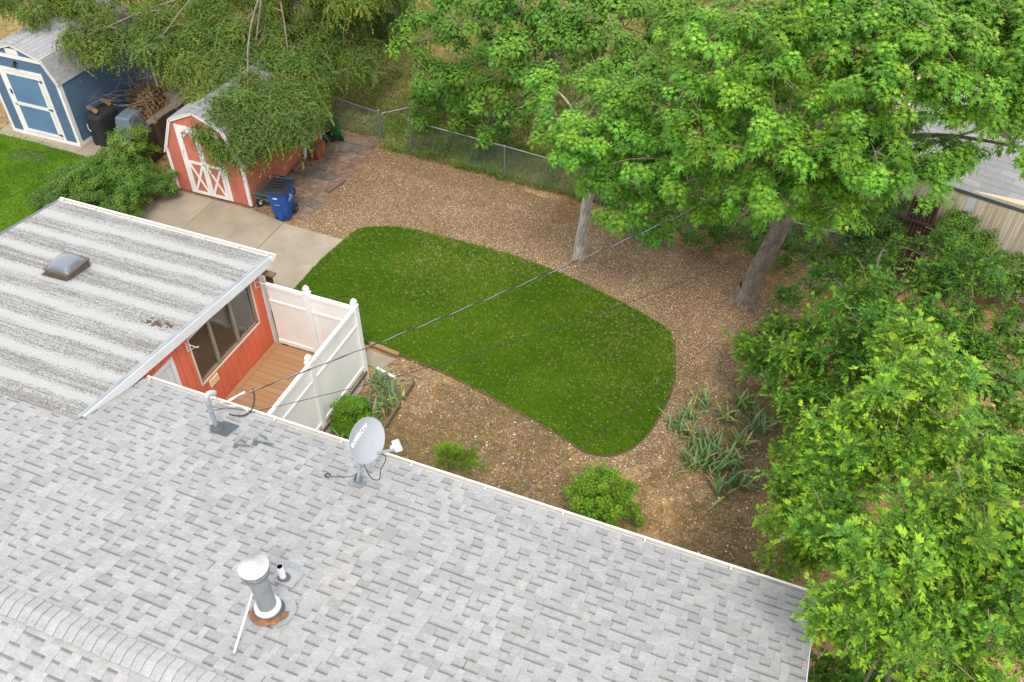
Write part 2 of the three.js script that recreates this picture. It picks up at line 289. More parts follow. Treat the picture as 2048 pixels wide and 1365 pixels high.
// thin dry grass over the bare soil by the house and along the fence
scatter('dry_grass', tuft(7, 0.06, 0.005, 13, 1.1), bladeMat, 26000, (r) => { for (;;) { const u = -8 + r() * 9.5, v = 7.4 + r() * 7; if (!inside(LAWN, u, v) && (v < 12.4 || u > -1.8) && fbm(u * 0.9, v * 0.9, 91, 4) + 0.14 * sstep(-4, -1, u) > 0.42 + 0.25 * r()) return [u, v, -0.012]; } }, (r) => 0.6 + 0.7 * r(), (r, u, v) => {
  const k = 0.7 + 0.6 * r(), green = r() < 0.16; return (green ? [0.16, 0.22, 0.05] : mix3([0.33, 0.26, 0.13], [0.24, 0.18, 0.09], r())).map((x) => x * k);
}, 'thin tan dry grass over the bare soil by the house', 'grass', 34, 0.9);
// fallen bits: small flat flakes
function flake(l, w) { const g = new THREE.BufferGeometry(); g.setAttribute('position', new THREE.Float32BufferAttribute([-l / 2, 0.002, 0, 0, 0.006, w / 2, l / 2, 0.002, 0, -l / 2, 0.002, 0, l / 2, 0.002, 0, 0, 0.004, -w / 2], 3)); g.computeVertexNormals(); return g; }
const litterMat = new THREE.MeshStandardMaterial({ roughness: 0.95, side: THREE.DoubleSide });
scatter('leaf_litter', flake(0.035, 0.018), litterMat, 24000, (r) => { for (;;) { const u = -12.4 + r() * 14, v = 11 + r() * 9.2; if (inside(LAWN, u, v) || !inside(GRAVEL, u, v)) continue; const edge = v > 19.9 + 0.12 * (-12.3 - u) * -1 * 0 - 0.09 * (u + 12.3) - 0.75 ? 1 : 0.1 + 0.4 * sstep(0.45, 0.65, fbm(u, v, 101, 3)) + 0.35 * sstep(-5, 0, u) * sstep(15.5, 18, v) + 0.4 * sstep(-1.4, 0, u); if (r() < edge) return [u, v, 0.01]; } }, (r) => 0.5 + r(), (r) => { const k = 0.6 + 0.7 * r(); return r() < 0.7 ? [0.23 * k, 0.115 * k, 0.055 * k] : [0.33 * k, 0.22 * k, 0.11 * k]; }, 'russet leaf litter over the gravel along the wire fence', 'leaf litter', 35, 0.3);
scatter('wood_chips', flake(0.05, 0.02), litterMat, 14000, (r) => { for (;;) { const u = -8 + r() * 9.2, v = 7.5 + r() * 6.6; if (!inside(LAWN, u, v) && (v < 12.4 || u > -1.9) && fbm(u * 0.9 + 4, v * 0.9, 131, 3) > 0.3 + 0.3 * r()) return [u, v, -0.004]; } }, (r) => 0.4 + r(), (r) => { const k = 0.6 + 0.6 * r(); return r() < 0.65 ? [0.42 * k, 0.32 * k, 0.19 * k] : [0.26 * k, 0.16 * k, 0.09 * k]; }, 'tan wood chips and dead leaves over the soil bed by the gutter', 'leaf litter', 37, 0.35);
scatter('lawn_debris', flake(0.04, 0.012), litterMat, 1500, (r) => { const s = onLawn(r); return [s[0], s[1], 0.042]; }, (r) => 0.5 + 0.8 * r(), (r) => { const q = r(), k = 0.7 + 0.5 * r(); return q < 0.88 ? [0.5 * k, 0.42 * k, 0.26 * k] : q < 0.96 ? [0.72 * k, 0.7 * k, 0.62 * k] : [0.6 * k, 0.5 * k, 0.08 * k]; }, 'pale seeds and yellow leaf bits scattered on the turf', 'leaf litter', 36, 0.3);

// ------------------------------------------------------------------ paving
const concTex = tex(1024, 1024, (x, y) => { const n = fbm(x * 5, y * 5, 111, 5, 5), m = fbm(x * 14, y * 14, 117, 3, 14), s = hash2(x * 1024 | 0, y * 1024 | 0, 4); const k = 0.86 + 0.22 * (n - 0.5) + 0.1 * (m - 0.5) + 0.06 * (s - 0.5) - (m > 0.7 ? 0.03 : 0); return [k * 0.98, k * 0.93, k * 0.86]; }, 3.1);
M.concrete = mat(0xb1aca4, 0.92, { map: concTex });
const concB = mat(0xaca69d, 0.92, { map: concTex });
const patio = thing('patio', 'pale concrete patio of broad slabs before the red shed', 'patio', null, 'structure');
put('slab', slab([[-16.6, 11.3], [-15.118, 11.3], [-15.118, 15.84], [-16.6, 15.84]], -0.08, 0.028, 0.006), M.concrete, patio);
put('slab', slab([[-15.102, 11.3], [-12.79, 11.3], [-12.79, 15.64], [-13.95, 15.84], [-15.102, 15.84]], -0.08, 0.03, 0.006), concB, patio);
put('slab', slab([[-12.774, 11.3], [-11.06, 11.3], [-11.05, 14.7], [-10.94, 15.56], [-12.774, 15.62]], -0.08, 0.027, 0.006), M.concrete, patio);
const nWalk = thing('shed_walk', 'narrow concrete walk at the foot of the blue shed', 'walkway', null, 'structure');
for (const [a, b] of [[-23.4, -21.72], [-21.7, -20.32], [-20.3, -19.15]]) put('slab', slab([[a, 16.34 - (b + 20) * 0.02], [b, 16.34 - (b + 20) * 0.02], [b, b > -19.5 ? 20.6 : 17.2], [a, b > -19.5 ? 20.6 : 17.2]], -0.06, 0.05, 0.006), M.concrete, nWalk);
const flagPath = thing('flagstone_path', 'brown irregular flagstone path beside the red shed', 'path', null, 'structure');
{
  const r = rng(77), C = 4, N = 9, G = [], mats = [0x9a8270, 0x8e7666, 0x9f8672, 0x857a72, 0x937c6b].map((c) => mat(c, 0.9, { map: tex(256, 256, grey((x, y) => 0.8 + 0.45 * (fbm(x * 6, y * 6, c % 97, 4, 6) - 0.5)), 0.8) }));
  for (let j = 0; j <= N; j++) { const row = []; for (let i = 0; i <= C; i++) { const v = 15.92 + j * 4.4 / N, e = i === 0 || i === C; row.push([-13.94 + i * 1.62 / C + (e ? 0 : (r() - 0.5) * 0.26) + (i === C ? (r() - 0.5) * 0.25 : 0) + (j % 2 && !e ? 0.14 : 0), v + (j === 0 || j === N ? 0 : (r() - 0.5) * 0.3)]); } G.push(row); }
  for (let j = 0; j < N; j++) for (let i = 0; i < C; i++) {
    let q = [G[j][i], G[j][i + 1], G[j + 1][i + 1], G[j + 1][i]]; if (r() < 0.3 && i < C - 1) { q = [G[j][i], G[j][i + 1], G[j][i + 2], G[j + 1][i + 2], G[j + 1][i + 1], G[j + 1][i]]; i++; }
    const cx = q.reduce((s, p) => s + p[0], 0) / q.length, cy = q.reduce((s, p) => s + p[1], 0) / q.length;
    const out = []; q.forEach((p, k) => { const n = q[(k + 1) % q.length], m = [(p[0] + n[0]) / 2 + (r() - 0.5) * 0.06, (p[1] + n[1]) / 2 + (r() - 0.5) * 0.06]; for (const a of [p, m]) { const d = Math.hypot(a[0] - cx, a[1] - cy), s = (d - 0.016) / d * (a === p ? 0.96 : 1); out.push([cx + (a[0] - cx) * s, cy + (a[1] - cy) * s]); } });
    put('flagstone', slab(out, -0.02, 0.008 + r() * 0.012, 0.004), mats[Math.floor(r() * mats.length)], flagPath);
  }
}

// ------------------------------------------------------------------ the house
const SL = 0.27, KS = Math.hypot(1, SL), EAVE_V = 7.68, EAVE_H = 2.7, RIDGE_V = 3.06, RIDGE_H = EAVE_H + SL * (EAVE_V - RIDGE_V), RU0 = -17.2, RU1 = 1.5;
const house = thing('house', 'single storey house with light grey shingle gable roof', 'house');
put('wall', box(RU0 + 0.4, RU1 - 0.4, -1.2, 7.2, 0, 2.62), M.white, house);
{ // gable end triangle
  put('gable', gableV([[-(-1.2), 2.62], [-7.2, 2.62], [-RIDGE_V, RIDGE_H - 0.14]].map(([a, b]) => [a, b]), RU1 - 0.42, 0.02), M.white, house);
}
const roof = new THREE.Group(); roof.name = 'roof'; house.add(roof);
const SLOPE = (EAVE_V - RIDGE_V) * KS;
// local frame of a slope: x along, y out of the surface, z up the slope; origin on the eave
function slopeFrame(origin, x, up) { const n = up.clone().cross(x).normalize(); return new THREE.Matrix4().makeBasis(x, n, up).setPosition(origin); }
const farFrame = slopeFrame(V(0, EAVE_V, EAVE_H), new THREE.Vector3(1, 0, 0), new THREE.Vector3(0, SL, 1).normalize());
const nearFrame = slopeFrame(V(0, 2 * RIDGE_V - EAVE_V, EAVE_H), new THREE.Vector3(-1, 0, 0), new THREE.Vector3(0, SL, -1).normalize());
{
  const deckMat = mat(0x6f7073, 1);
  for (const [f, a, b] of [[farFrame, RU0, RU1], [nearFrame, -RU1, -RU0]]) { const g = new THREE.BoxGeometry(b - a, 0.1, SLOPE); g.translate((a + b) / 2, -0.05, SLOPE / 2); g.applyMatrix4(f); put('roof_deck', metric(g), deckMat, roof); }
}
// asphalt granules; the upper half of the picture carries the darker granule band that is printed on the recessed tabs
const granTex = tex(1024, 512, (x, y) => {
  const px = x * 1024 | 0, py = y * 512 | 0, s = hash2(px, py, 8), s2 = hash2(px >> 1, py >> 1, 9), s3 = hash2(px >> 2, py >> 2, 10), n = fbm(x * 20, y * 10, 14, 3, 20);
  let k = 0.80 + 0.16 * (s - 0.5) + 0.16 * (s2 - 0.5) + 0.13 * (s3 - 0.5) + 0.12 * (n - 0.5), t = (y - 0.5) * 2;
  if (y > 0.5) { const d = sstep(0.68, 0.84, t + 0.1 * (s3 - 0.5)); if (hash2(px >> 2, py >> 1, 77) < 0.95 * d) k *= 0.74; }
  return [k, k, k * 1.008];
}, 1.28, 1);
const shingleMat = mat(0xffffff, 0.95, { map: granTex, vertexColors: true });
const EXPO = 0.157;
// one shingle tab: a wedge, thick at its lower edge; "deep" ones lie lower and show the printed band
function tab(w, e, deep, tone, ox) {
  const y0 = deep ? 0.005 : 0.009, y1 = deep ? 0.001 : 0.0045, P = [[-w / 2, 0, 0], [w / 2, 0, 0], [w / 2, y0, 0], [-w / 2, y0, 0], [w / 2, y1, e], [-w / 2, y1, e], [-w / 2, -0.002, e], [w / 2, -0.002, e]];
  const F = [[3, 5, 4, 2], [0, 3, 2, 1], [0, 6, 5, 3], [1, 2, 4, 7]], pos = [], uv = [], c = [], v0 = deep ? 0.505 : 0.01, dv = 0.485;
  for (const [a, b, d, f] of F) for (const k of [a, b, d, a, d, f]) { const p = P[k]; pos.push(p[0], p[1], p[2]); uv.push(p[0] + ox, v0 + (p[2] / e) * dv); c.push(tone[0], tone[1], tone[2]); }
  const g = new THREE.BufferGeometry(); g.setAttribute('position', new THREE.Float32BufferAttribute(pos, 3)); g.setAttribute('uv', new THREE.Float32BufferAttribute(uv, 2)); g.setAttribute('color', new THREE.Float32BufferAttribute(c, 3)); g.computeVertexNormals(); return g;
}
function shingles(r, frame, x0, x1, len, expo, style, keep) { // rows of tabs over one slope; returns a list of {geo, m}
  const out = [], rows = Math.ceil(len / expo);
  for (let j = 0; j < rows; j++) {
    const e = Math.min(expo, len - j * expo) - 0.001; if (e < 0.03) break;
    let x = x0 - (style.random ? r() * 0.2 : (j % 2) * style.w / 2), deep = r() < 0.5;
    while (x < x1) {
      const w = style.random ? (deep ? 0.075 + 0.14 * r() : 0.075 + 0.17 * r()) : style.w, a = Math.max(x, x0), b = Math.min(x + w, x1); x += w;
      if (b - a < 0.02) continue;
      const m = new THREE.Matrix4().makeTranslation((a + b) / 2, 0, j * expo).premultiply(frame), p = new THREE.Vector3().setFromMatrixPosition(m);
      const k = style.tone(r, deep, p.x, -p.z); out.push({ w: b - a - 0.0025, e, deep: style.random && deep, tone: k, m, p, ox: r() * 1.2 });
      if (style.random) { if (r() < 0.82) deep = !deep; }
    }
  }
  return keep ? out.filter(keep) : out;
}
function layShingles(list, single, parent, m) { // the largest in view as meshes of their own, the others joined
  const cam = camera.position; list.forEach((s) => { s.d = frustum.containsPoint(s.p) ? s.p.distanceTo(cam) / Math.sqrt(s.w) : 1e9; }); list.sort((a, b) => a.d - b.d);
  const cache = new Map(), rest = [];
  list.forEach((s, i) => {
    if (i < single && s.d < 1e9) {
      const wq = Math.max(0.03, Math.floor(s.w / 0.02) * 0.02 + 0.0), key = [wq, s.deep, Math.round(s.tone[0] * 12), Math.round(s.e * 200)].join();
      if (!cache.has(key)) cache.set(key, tab(s.w, s.e, s.deep, s.tone, s.ox));
      const o = put('shingle', cache.get(key), m, parent); o.applyMatrix4(s.m);
    } else rest.push(tab(s.w, s.e, s.deep, s.tone, s.ox).applyMatrix4(s.m));
  });
  if (rest.length) put('shingle', merge(rest), m, parent, 'stuff');
}
// a bent ridge cap: runs along x, folds down both sides by the roof's slope
function capGeo(sl, half, W, t, ox) {
  const bend = (a, top) => [-half, -half * 0.25, 0, half * 0.25, half].map((d) => [a, top - Math.abs(d) * sl - Math.abs(d) * 0.02, d]), A = bend(0, 0.029), B = bend(W + 0.01, 0.014), pos = [], uv = [], c = [];
  const quad = (a, b, d, e) => { for (const p of [a, b, d, a, d, e]) { pos.push(...p); uv.push(p[0] + ox, 0.05 + Math.abs(p[2] + half)); c.push(...t); } }, lo = (p, k) => [p[0], p[1] - k, p[2]];
  for (let i = 0; i < 4; i++) { quad(A[i], A[i + 1], B[i + 1], B[i]); quad(lo(A[i], 0.012), lo(A[i + 1], 0.012), A[i + 1], A[i]); }
  for (const k of [0, 4]) quad(lo(A[k], 0.02), A[k], B[k], lo(B[k], 0.02));
  const g = new THREE.BufferGeometry(); g.setAttribute('position', new THREE.Float32BufferAttribute(pos, 3)); g.setAttribute('uv', new THREE.Float32BufferAttribute(uv, 2)); g.setAttribute('color', new THREE.Float32BufferAttribute(c, 3)); g.computeVertexNormals(); return g;
}
const capMat = shingleMat.clone(); capMat.side = THREE.DoubleSide;
{
  const r = rng(101), tone = (q, deep, u, v) => { const k = (deep ? 0.462 : 0.488) * (0.92 + 0.16 * q()) * (q() < 0.08 ? 0.9 : 1) * (0.94 + 0.12 * fbm(u * 0.7, v * 0.7, 631, 3)), stain = v > 4.3 && v < 6.2 && Math.abs(u + 4.85 - 0.05 * v) < 0.3 ? 0.045 * q() : 0, w = (q() - 0.5) * 0.02 + (q() < 0.12 ? 0.018 : 0) + stain; return [k * (1 + w), k * (1 + w * 0.6), k * (1 - w)]; };
  const far = shingles(r, farFrame, RU0, RU1, SLOPE - 0.1, EXPO, { random: true, tone }, (s) => !(s.p.x < -10.06 && -s.p.z > 6.45));
  const near = shingles(r, nearFrame, -RU1, -RU0, SLOPE - 0.1, EXPO, { random: true, tone });
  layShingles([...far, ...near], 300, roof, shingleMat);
  // ridge caps: bent tabs, each lapping the last
  const W = 0.142, caps = [0, 1, 2].map((i) => { const k = 0.485 + 0.03 * i; return capGeo(SL, 0.165, W, [k, k, k * 1.01], i * 0.3); });
    for (let i = 0, u = RU0; u < RU1 - W; u += W, i++) { const o = put('ridge_cap', caps[Math.floor(r() * 3)], capMat, roof); o.position.copy(V(u + W, RIDGE_V + (r() - 0.5) * 0.008, RIDGE_H + 0.008)); o.rotation.y = Math.PI; }
}
// fascia boards and rake boards
put('fascia', box(-10.02, RU1 - 0.03, EAVE_V - 0.05, EAVE_V - 0.02, EAVE_H - 0.2, EAVE_H - 0.03), M.whiteTrim, house);
{
  const rk = (v0, h0, v1, h1) => bar(V(RU1 - 0.012, v0, h0 - 0.09), V(RU1 - 0.012, v1, h1 - 0.09), 0.03, 0.15);
  put('rake_board', rk(EAVE_V, EAVE_H, RIDGE_V, RIDGE_H), M.whiteTrim, house); put('rake_board', rk(2 * RIDGE_V - EAVE_V, EAVE_H, RIDGE_V, RIDGE_H), M.whiteTrim, house);
  put('drip_edge', bar(V(RU1 + 0.008, EAVE_V, EAVE_H + 0.004), V(RU1 + 0.008, RIDGE_V, RIDGE_H + 0.004), 0.012, 0.03), mat(0xdadcde, 0.5), house);
}
// gutters: an open trough with a rolled front lip and straps across
M.gutterIn = mat(0xb3a48c, 0.75, { map: grainTex }); M.gutterStrap = mat(0xe6d2b8, 0.6);
function gutter(parent, u0, u1, v, h, straps) {
  const g = new THREE.Group(); g.name = 'gutter'; parent.add(g);
  const sh = new THREE.Shape([[0, 0], [0, -0.1], [0.07, -0.1], [0.095, -0.06], [0.1, 0.0], [0.118, 0.0], [0.118, 0.012], [0.088, 0.012], [0.088, -0.055], [0.066, -0.09], [0.012, -0.09], [0.012, 0]].map(([a, b]) => new THREE.Vector2(a, b)));
  const geo = new THREE.ExtrudeGeometry(sh, { depth: u1 - u0, bevelEnabled: false }); geo.rotateY(Math.PI / 2); geo.translate(u0, h, -v);
  put('trough', metric(geo), M.white, g);
  put('lining', box(u0 + 0.01, u1 - 0.01, v + 0.0145, v + 0.064, h - 0.0885, h - 0.083), M.gutterIn, g);
  put('back_lining', box(u0 + 0.01, u1 - 0.01, v + 0.0125, v + 0.0155, h - 0.085, h - 0.002), M.gutterIn, g);
  for (const s of [u0, u1 - 0.004]) put('end_cap', gableV([[-v - 0.004, h - 0.096], [-v - 0.07, h - 0.096], [-v - 0.093, h - 0.06], [-v - 0.096, h - 0.002], [-v - 0.004, h - 0.002]].map(([a, b]) => [a, b]), s, 0.004), M.white, g);
  for (const s of straps) put('strap', box(s - 0.011, s + 0.011, v + 0.002, v + 0.1, h + 0.013, h + 0.018), M.gutterStrap, g);
}
const straps = []; for (let u = -9.93; u < 1.4; u += 1.28) straps.push(u);
gutter(house, -10.015, 1.42, EAVE_V - 0.018, EAVE_H - 0.012, straps);

// ------------------------------------------------------------------ the addition with the worn white roof
const AS = (3.1 - 2.56) / (11.61 - 6.31), aH = (v) => 2.56 + AS * (11.61 - v), AU0 = -15.6, AU1 = -10.05, WU = -10.2;
const addition = thing('house_addition', 'orange red addition with worn white low slope roof', 'building');
{
  const worn = tex(2048, 1024, (x, y) => { // x along the gutter, y from the gutter up the slope; brush strokes run along x
    const U = x * 5.6, W = y * 5.35, wob = 0.10 * (fbm(U * 0.9, W * 0.8, 201, 3) - 0.5) + 0.05 * (fbm(U * 3, W * 3, 203, 2) - 0.5);
    const ph = ((W + wob + 0.1) / 0.63) % 1, bandy = sstep(0.04, 0.28, ph) * (1 - sstep(0.62, 0.9, ph));
    const streak = fbm(U * 1.3, W * 46, 207, 3), streak2 = fbm(U * 0.4, W * 19, 208, 2), sp = hash2(x * 2048 | 0, y * 1024 | 0, 3), sp2 = hash2(x * 1024 | 0, y * 512 | 0, 5), big = fbm(U * 1.1, W * 1.1, 209, 3);
    const wear = clamp(bandy * (0.35 + 0.9 * streak) * (0.55 + 0.9 * big) + 0.5 * (streak - 0.5) * 0.5, 0, 1), dense = 0.6 * wear + 0.45 * wear * sstep(0.45, 0.62, streak2 * 0.6 + streak * 0.4);
    let c = [0.905, 0.9, 0.89].map((q) => q * (0.96 + 0.06 * (streak - 0.5) + 0.05 * (sp - 0.5)));
    const g1 = hash2(U * 70 | 0, W * 62 | 0, 6), g2 = hash2(U * 120 | 0, W * 130 | 0, 7), g3 = vnoise(U * 34, W * 60, 213); if (g1 < dense * (0.1 + 0.95 * g3)) { const g = 0.44 + 0.3 * g2; c = g2 > 0.86 ? [0.62, 0.56, 0.49] : [g, g * 0.98, g * 0.95]; } else if (g2 < dense * 0.9) { const g = 0.62 + 0.2 * sp; c = [g, g * 0.99, g * 0.965]; }
    const rp = Math.hypot((U - 5.05) / 0.42, (W - 2.73 + (U - 5.05) * 0.05) / 0.13); if (rp < 1.3 && fbm(U * 14, W * 24, 215, 3) > 0.42 + 0.25 * rp * rp) c = [0.42 + 0.1 * sp, 0.33, 0.30];
    return c;
  }, 1, 1);
  const g = new THREE.BoxGeometry(AU1 - AU0, 0.11, (11.61 - 6.24) * Math.hypot(1, AS)); g.rotateX(-Math.atan(AS)); g.translate((AU0 + AU1) / 2, aH((11.61 + 6.24) / 2) - 0.056, -(11.61 + 6.24) / 2);
  const gg = g.toNonIndexed(), p = gg.attributes.position, uv = new Float32Array(p.count * 2); for (let i = 0; i < p.count; i++) { uv[i * 2] = (p.getX(i) - AU0) / (AU1 - AU0); uv[i * 2 + 1] = (11.61 + p.getZ(i)) / 5.37; } gg.setAttribute('uv', new THREE.BufferAttribute(uv, 2));
  put('roof', gg, mat(0xb4b6b8, 0.93, { map: worn }), addition);
  // metal edge strip and deep rake fascia along the open side
  put('edge_strip', bar(V(AU1 - 0.03, 11.61, aH(11.61) + 0.004), V(AU1 - 0.03, 6.3, aH(6.3) + 0.004), 0.07, 0.008), mat(0xa9b1b8, 0.45, { metalness: 0.4, map: grainTex }), addition);
  put('rake_fascia', bar(V(AU1 + 0.012, 11.62, aH(11.62) - 0.105), V(AU1 + 0.012, 6.34, aH(6.34) - 0.105), 0.022, 0.2), M.fascia, addition);
  put('soffit', bar(V(-10.125, 11.5, aH(11.5) - 0.2), V(-10.125, 7.25, aH(7.25) - 0.2), 0.14, 0.015), M.fascia, addition);
  put('edge_strip', bar(V(AU0 + 0.02, 11.61, aH(11.61) + 0.004), V(AU0 + 0.02, 6.3, aH(6.3) + 0.004), 0.06, 0.008), mat(0x545d68, 0.5), addition);
  put('fascia', box(AU0, AU1, 11.6, 11.622, aH(11.61) - 0.19, aH(11.61) - 0.01), M.whiteTrim, addition);
}
gutter(addition, -15.62, -9.96, 11.623, aH(11.61) - 0.012, [-15.5, -14.6, -13.65, -12.7, -11.7, -10.85, -10.12]);
// walls with a room behind the window
const WIN = [9.02, 11.0, 1.2, 2.4], DOOR = [7.62, 8.44, 0.4, 2.3], DK = 0.38;
{
  const top = (v) => aH(v) - 0.2, hole = ([a, b, c, d]) => [[-a, c], [-b, c], [-b, d], [-a, d]];
  put('wall', gableV([[-7.2, 0], [-11.4, 0], [-11.4, top(11.4)], [-7.2, top(7.2)]], WU - 0.12, 0.1, [hole(WIN)]), M.groove, addition);
  const inner = mat(0xebecec, 0.9, { map: paintTex });
  put('wall', box(-15.4, WU - 0.13, 11.28, 11.4, 0, top(11.4)), inner, addition);
  put('wall', box(-15.4, -15.28, 7.25, 11.27, 0, top(11.3)), inner, addition);
  put('wall', box(-15.27, WU - 0.13, 7.22, 7.3, 0, top(11.3)), inner, addition);
  put('floor', box(-15.27, WU - 0.13, 7.31, 11.27, DK - 0.1, DK), mat(0xc9b89f, 0.7, { map: woodTexAcross }), addition);
  put('baseboard', box(-15.26, WU - 0.14, 11.255, 11.278, DK + 0.002, DK + 0.11), M.whiteTrim, addition);
  put('ceiling', box(-15.27, WU - 0.13, 7.31, 11.27, 2.36, 2.38), inner, addition);
  put('inner_door', box(-11.35, -10.6, 11.25, 11.277, DK + 0.003, 2.3), M.whiteTrim, addition);
  // vertical siding boards with open grooves, cut round the window and the door
  const W = 0.2055; let v = 7.25;
  for (; v < 11.28; v += W) {
    const a = v + 0.004, b = Math.min(v + W - 0.004, 11.31), segs = [];
    const cut = [WIN, [DOOR[0] - 0.11, DOOR[1] + 0.1, 0, DOOR[3] + 0.1]];
    // split the width at the openings' edges, then leave the openings out
    const xs = [a, b]; for (const c of cut) for (const e of [c[0], c[1]]) if (e > a && e < b) xs.push(e); xs.sort((p, q) => p - q);
    for (let i = 0; i + 1 < xs.length; i++) {
      const m = (xs[i] + xs[i + 1]) / 2; let lo = DK - 0.28, hi = top(xs[i + 1]) - 0.005; const c = cut.find((q) => m > q[0] && m < q[1]);
      if (c) { if (c[2] > lo) segs.push([xs[i], xs[i + 1], lo, c[2]]); lo = c[3]; } if (hi > lo + 0.02) segs.push([xs[i], xs[i + 1], lo, hi]);
    }
    for (const [p, q, lo, hi] of segs) put('siding_board', box(WU - 0.02, WU, p, q, lo, hi, 0.003), M.red, addition);
  }
  put('corner_board', box(WU - 0.03, WU + 0.025, 11.315, 11.42, 0.05, top(11.4)), M.whiteTrim, addition);
}
{ // three-light window
  const win = new THREE.Group(); win.name = 'window'; addition.add(win); const al = mat(0xa79c8c, 0.5, { metalness: 0.25, map: grainTex }), trim = mat(0xc9bfac, 0.7), glass = new THREE.MeshPhysicalMaterial({ color: 0xf2f5f4, roughness: 0.02, transmission: 1, thickness: 0, ior: 1.5 });
  const [a, b, c, d] = WIN, u = WU, m1 = 9.645, m2 = 10.315;
  for (const [p, q, lo, hi] of [[a - 0.025, b + 0.025, c - 0.03, c + 0.006], [a - 0.025, b + 0.025, d - 0.006, d + 0.03], [a - 0.03, a + 0.006, c, d], [b - 0.006, b + 0.03, c, d]]) put('trim', box(u - 0.005, u + 0.018, p, q, lo, hi), trim, win);
  for (const [p, q, lo, hi] of [[a + 0.008, b - 0.008, c + 0.01, c + 0.055], [a + 0.008, b - 0.008, d - 0.05, d - 0.01], [a + 0.007, a + 0.05, c + 0.012, d - 0.012], [b - 0.05, b - 0.007, c + 0.012, d - 0.012]]) put('frame', box(u - 0.075, u - 0.022, p, q, lo, hi), al, win);
  for (const m of [m1, m2]) { put('mullion', box(u - 0.08, u - 0.002, m - 0.035, m + 0.035, c + 0.008, d - 0.012), al, win); }
  for (const [p, q] of [[a + 0.05, m1 - 0.035], [m1 + 0.035, m2 - 0.035], [m2 + 0.035, b - 0.05]]) put('pane', box(u - 0.052, u - 0.048, p, q, c + 0.055, d - 0.05), glass, win);
  // white door with its casing
  const door = new THREE.Group(); door.name = 'door'; addition.add(door); const [e, f, g, h] = DOOR, dm = mat(0xdadfe4, 0.5, { map: paintTex });
  put('panel', box(u - 0.03, u - 0.002, e, f, DK + 0.01, h), dm, door);
  put('casing', box(u - 0.03, u + 0.022, f + 0.004, f + 0.1, DK, h + 0.1), M.whiteTrim, door); put('casing', box(u - 0.03, u + 0.022, e - 0.1, e - 0.004, DK, h + 0.1), M.whiteTrim, door); put('casing', box(u - 0.03, u + 0.02, e - 0.003, f + 0.003, h + 0.004, h + 0.1), M.whiteTrim, door);
  put('stile', box(u - 0.001, u + 0.01, f - 0.13, f - 0.01, DK + 0.03, h - 0.02), dm, door); put('stile', box(u - 0.001, u + 0.01, e + 0.01, e + 0.13, DK + 0.03, h - 0.02), dm, door);
  put('handle', rod(V(u + 0.03, f - 0.07, DK + 0.98), V(u + 0.03, f - 0.19, DK + 0.98), 0.011), M.steelGrey, door);
  const vent = new THREE.Group(); vent.name = 'wall_vent'; addition.add(vent); const cream = mat(0xd8c08e, 0.7);
  put('frame', box(u, u + 0.014, 9.2, 9.47, 0.93, 1.12), mat(0xe6d9c0, 0.7), vent); for (let i = 0; i < 6; i++) put('louver', bar(V(u + 0.017, 9.225, 0.955 + i * 0.028), V(u + 0.017, 9.445, 0.955 + i * 0.028), 0.01, 0.02), cream, vent);
}
{ // domed skylight
  const s = new THREE.Group(); s.name = 'skylight'; addition.add(s); const cu = -13.33, cv = 9.55, q = 0.29, base = aH(cv);
  const rusty = mat(0x74685c, 0.75, { map: grainTex, metalness: 0.2 });
  put('flashing', bar(V(cu, cv + 0.35, aH(cv + 0.35) + 0.006), V(cu + 0.04, cv - 0.35, aH(cv - 0.35) + 0.006), 0.74, 0.01), mat(0x5f544f, 0.8, { map: grainTex }), s);
  put('curb', box(cu - q, cu + q, cv - q, cv + q, base - 0.05, base + 0.13), rusty, s);
  for (const [a, b, c, d] of [[-q - 0.02, q + 0.02, -q - 0.02, -q + 0.03], [-q - 0.02, q + 0.02, q - 0.03, q + 0.02], [-q - 0.02, -q + 0.03, -q + 0.03, q - 0.03], [q - 0.03, q + 0.02, -q + 0.03, q - 0.03]]) put('frame', box(cu + a, cu + b, cv + c, cv + d, base + 0.132, base + 0.16), rusty, s);
  const N = 16, g = new THREE.PlaneGeometry(2 * q - 0.06, 2 * q - 0.06, N, N); g.rotateX(-Math.PI / 2); const p = g.attributes.position; for (let i = 0; i < p.count; i++) { const x = p.getX(i) / (q - 0.03), z = p.getZ(i) / (q - 0.03); p.setY(i, 0.17 * Math.pow(Math.max(0, (1 - x * x) * (1 - z * z)), 0.42)); } g.computeVertexNormals(); g.translate(cu, base + 0.15, -cv);
  put('dome', g.toNonIndexed(), new THREE.MeshPhysicalMaterial({ color: 0x666e78, roughness: 0.25, clearcoat: 0.5, clearcoatRoughness: 0.15 }), s);
}
function hanger(v, h, label) { // white wire plant bracket on the wall
  const t = thing('plant_hanger', label, 'bracket'), m = M.white, u = WU + 0.002;
  put('back_plate', box(u, u + 0.008, v - 0.012, v + 0.012, h - 0.2, h + 0.02), m, t);
  put('arm', wireTube([V(u, v, h), V(u + 0.15, v, h + 0.01), V(u + 0.26, v, h + 0.0), V(u + 0.3, v, h + 0.03), V(u + 0.28, v, h + 0.05)], 0.008, 14), m, t); put('brace', wireTube([V(u, v, h - 0.17), V(u + 0.1, v, h - 0.11), V(u + 0.2, v, h - 0.005)], 0.007, 8), m, t);
}
hanger(8.95, 2.36, 'white metal plant bracket on the red wall beside the door'); hanger(11.16, 2.2, 'white metal plant bracket on the red wall by the corner board');

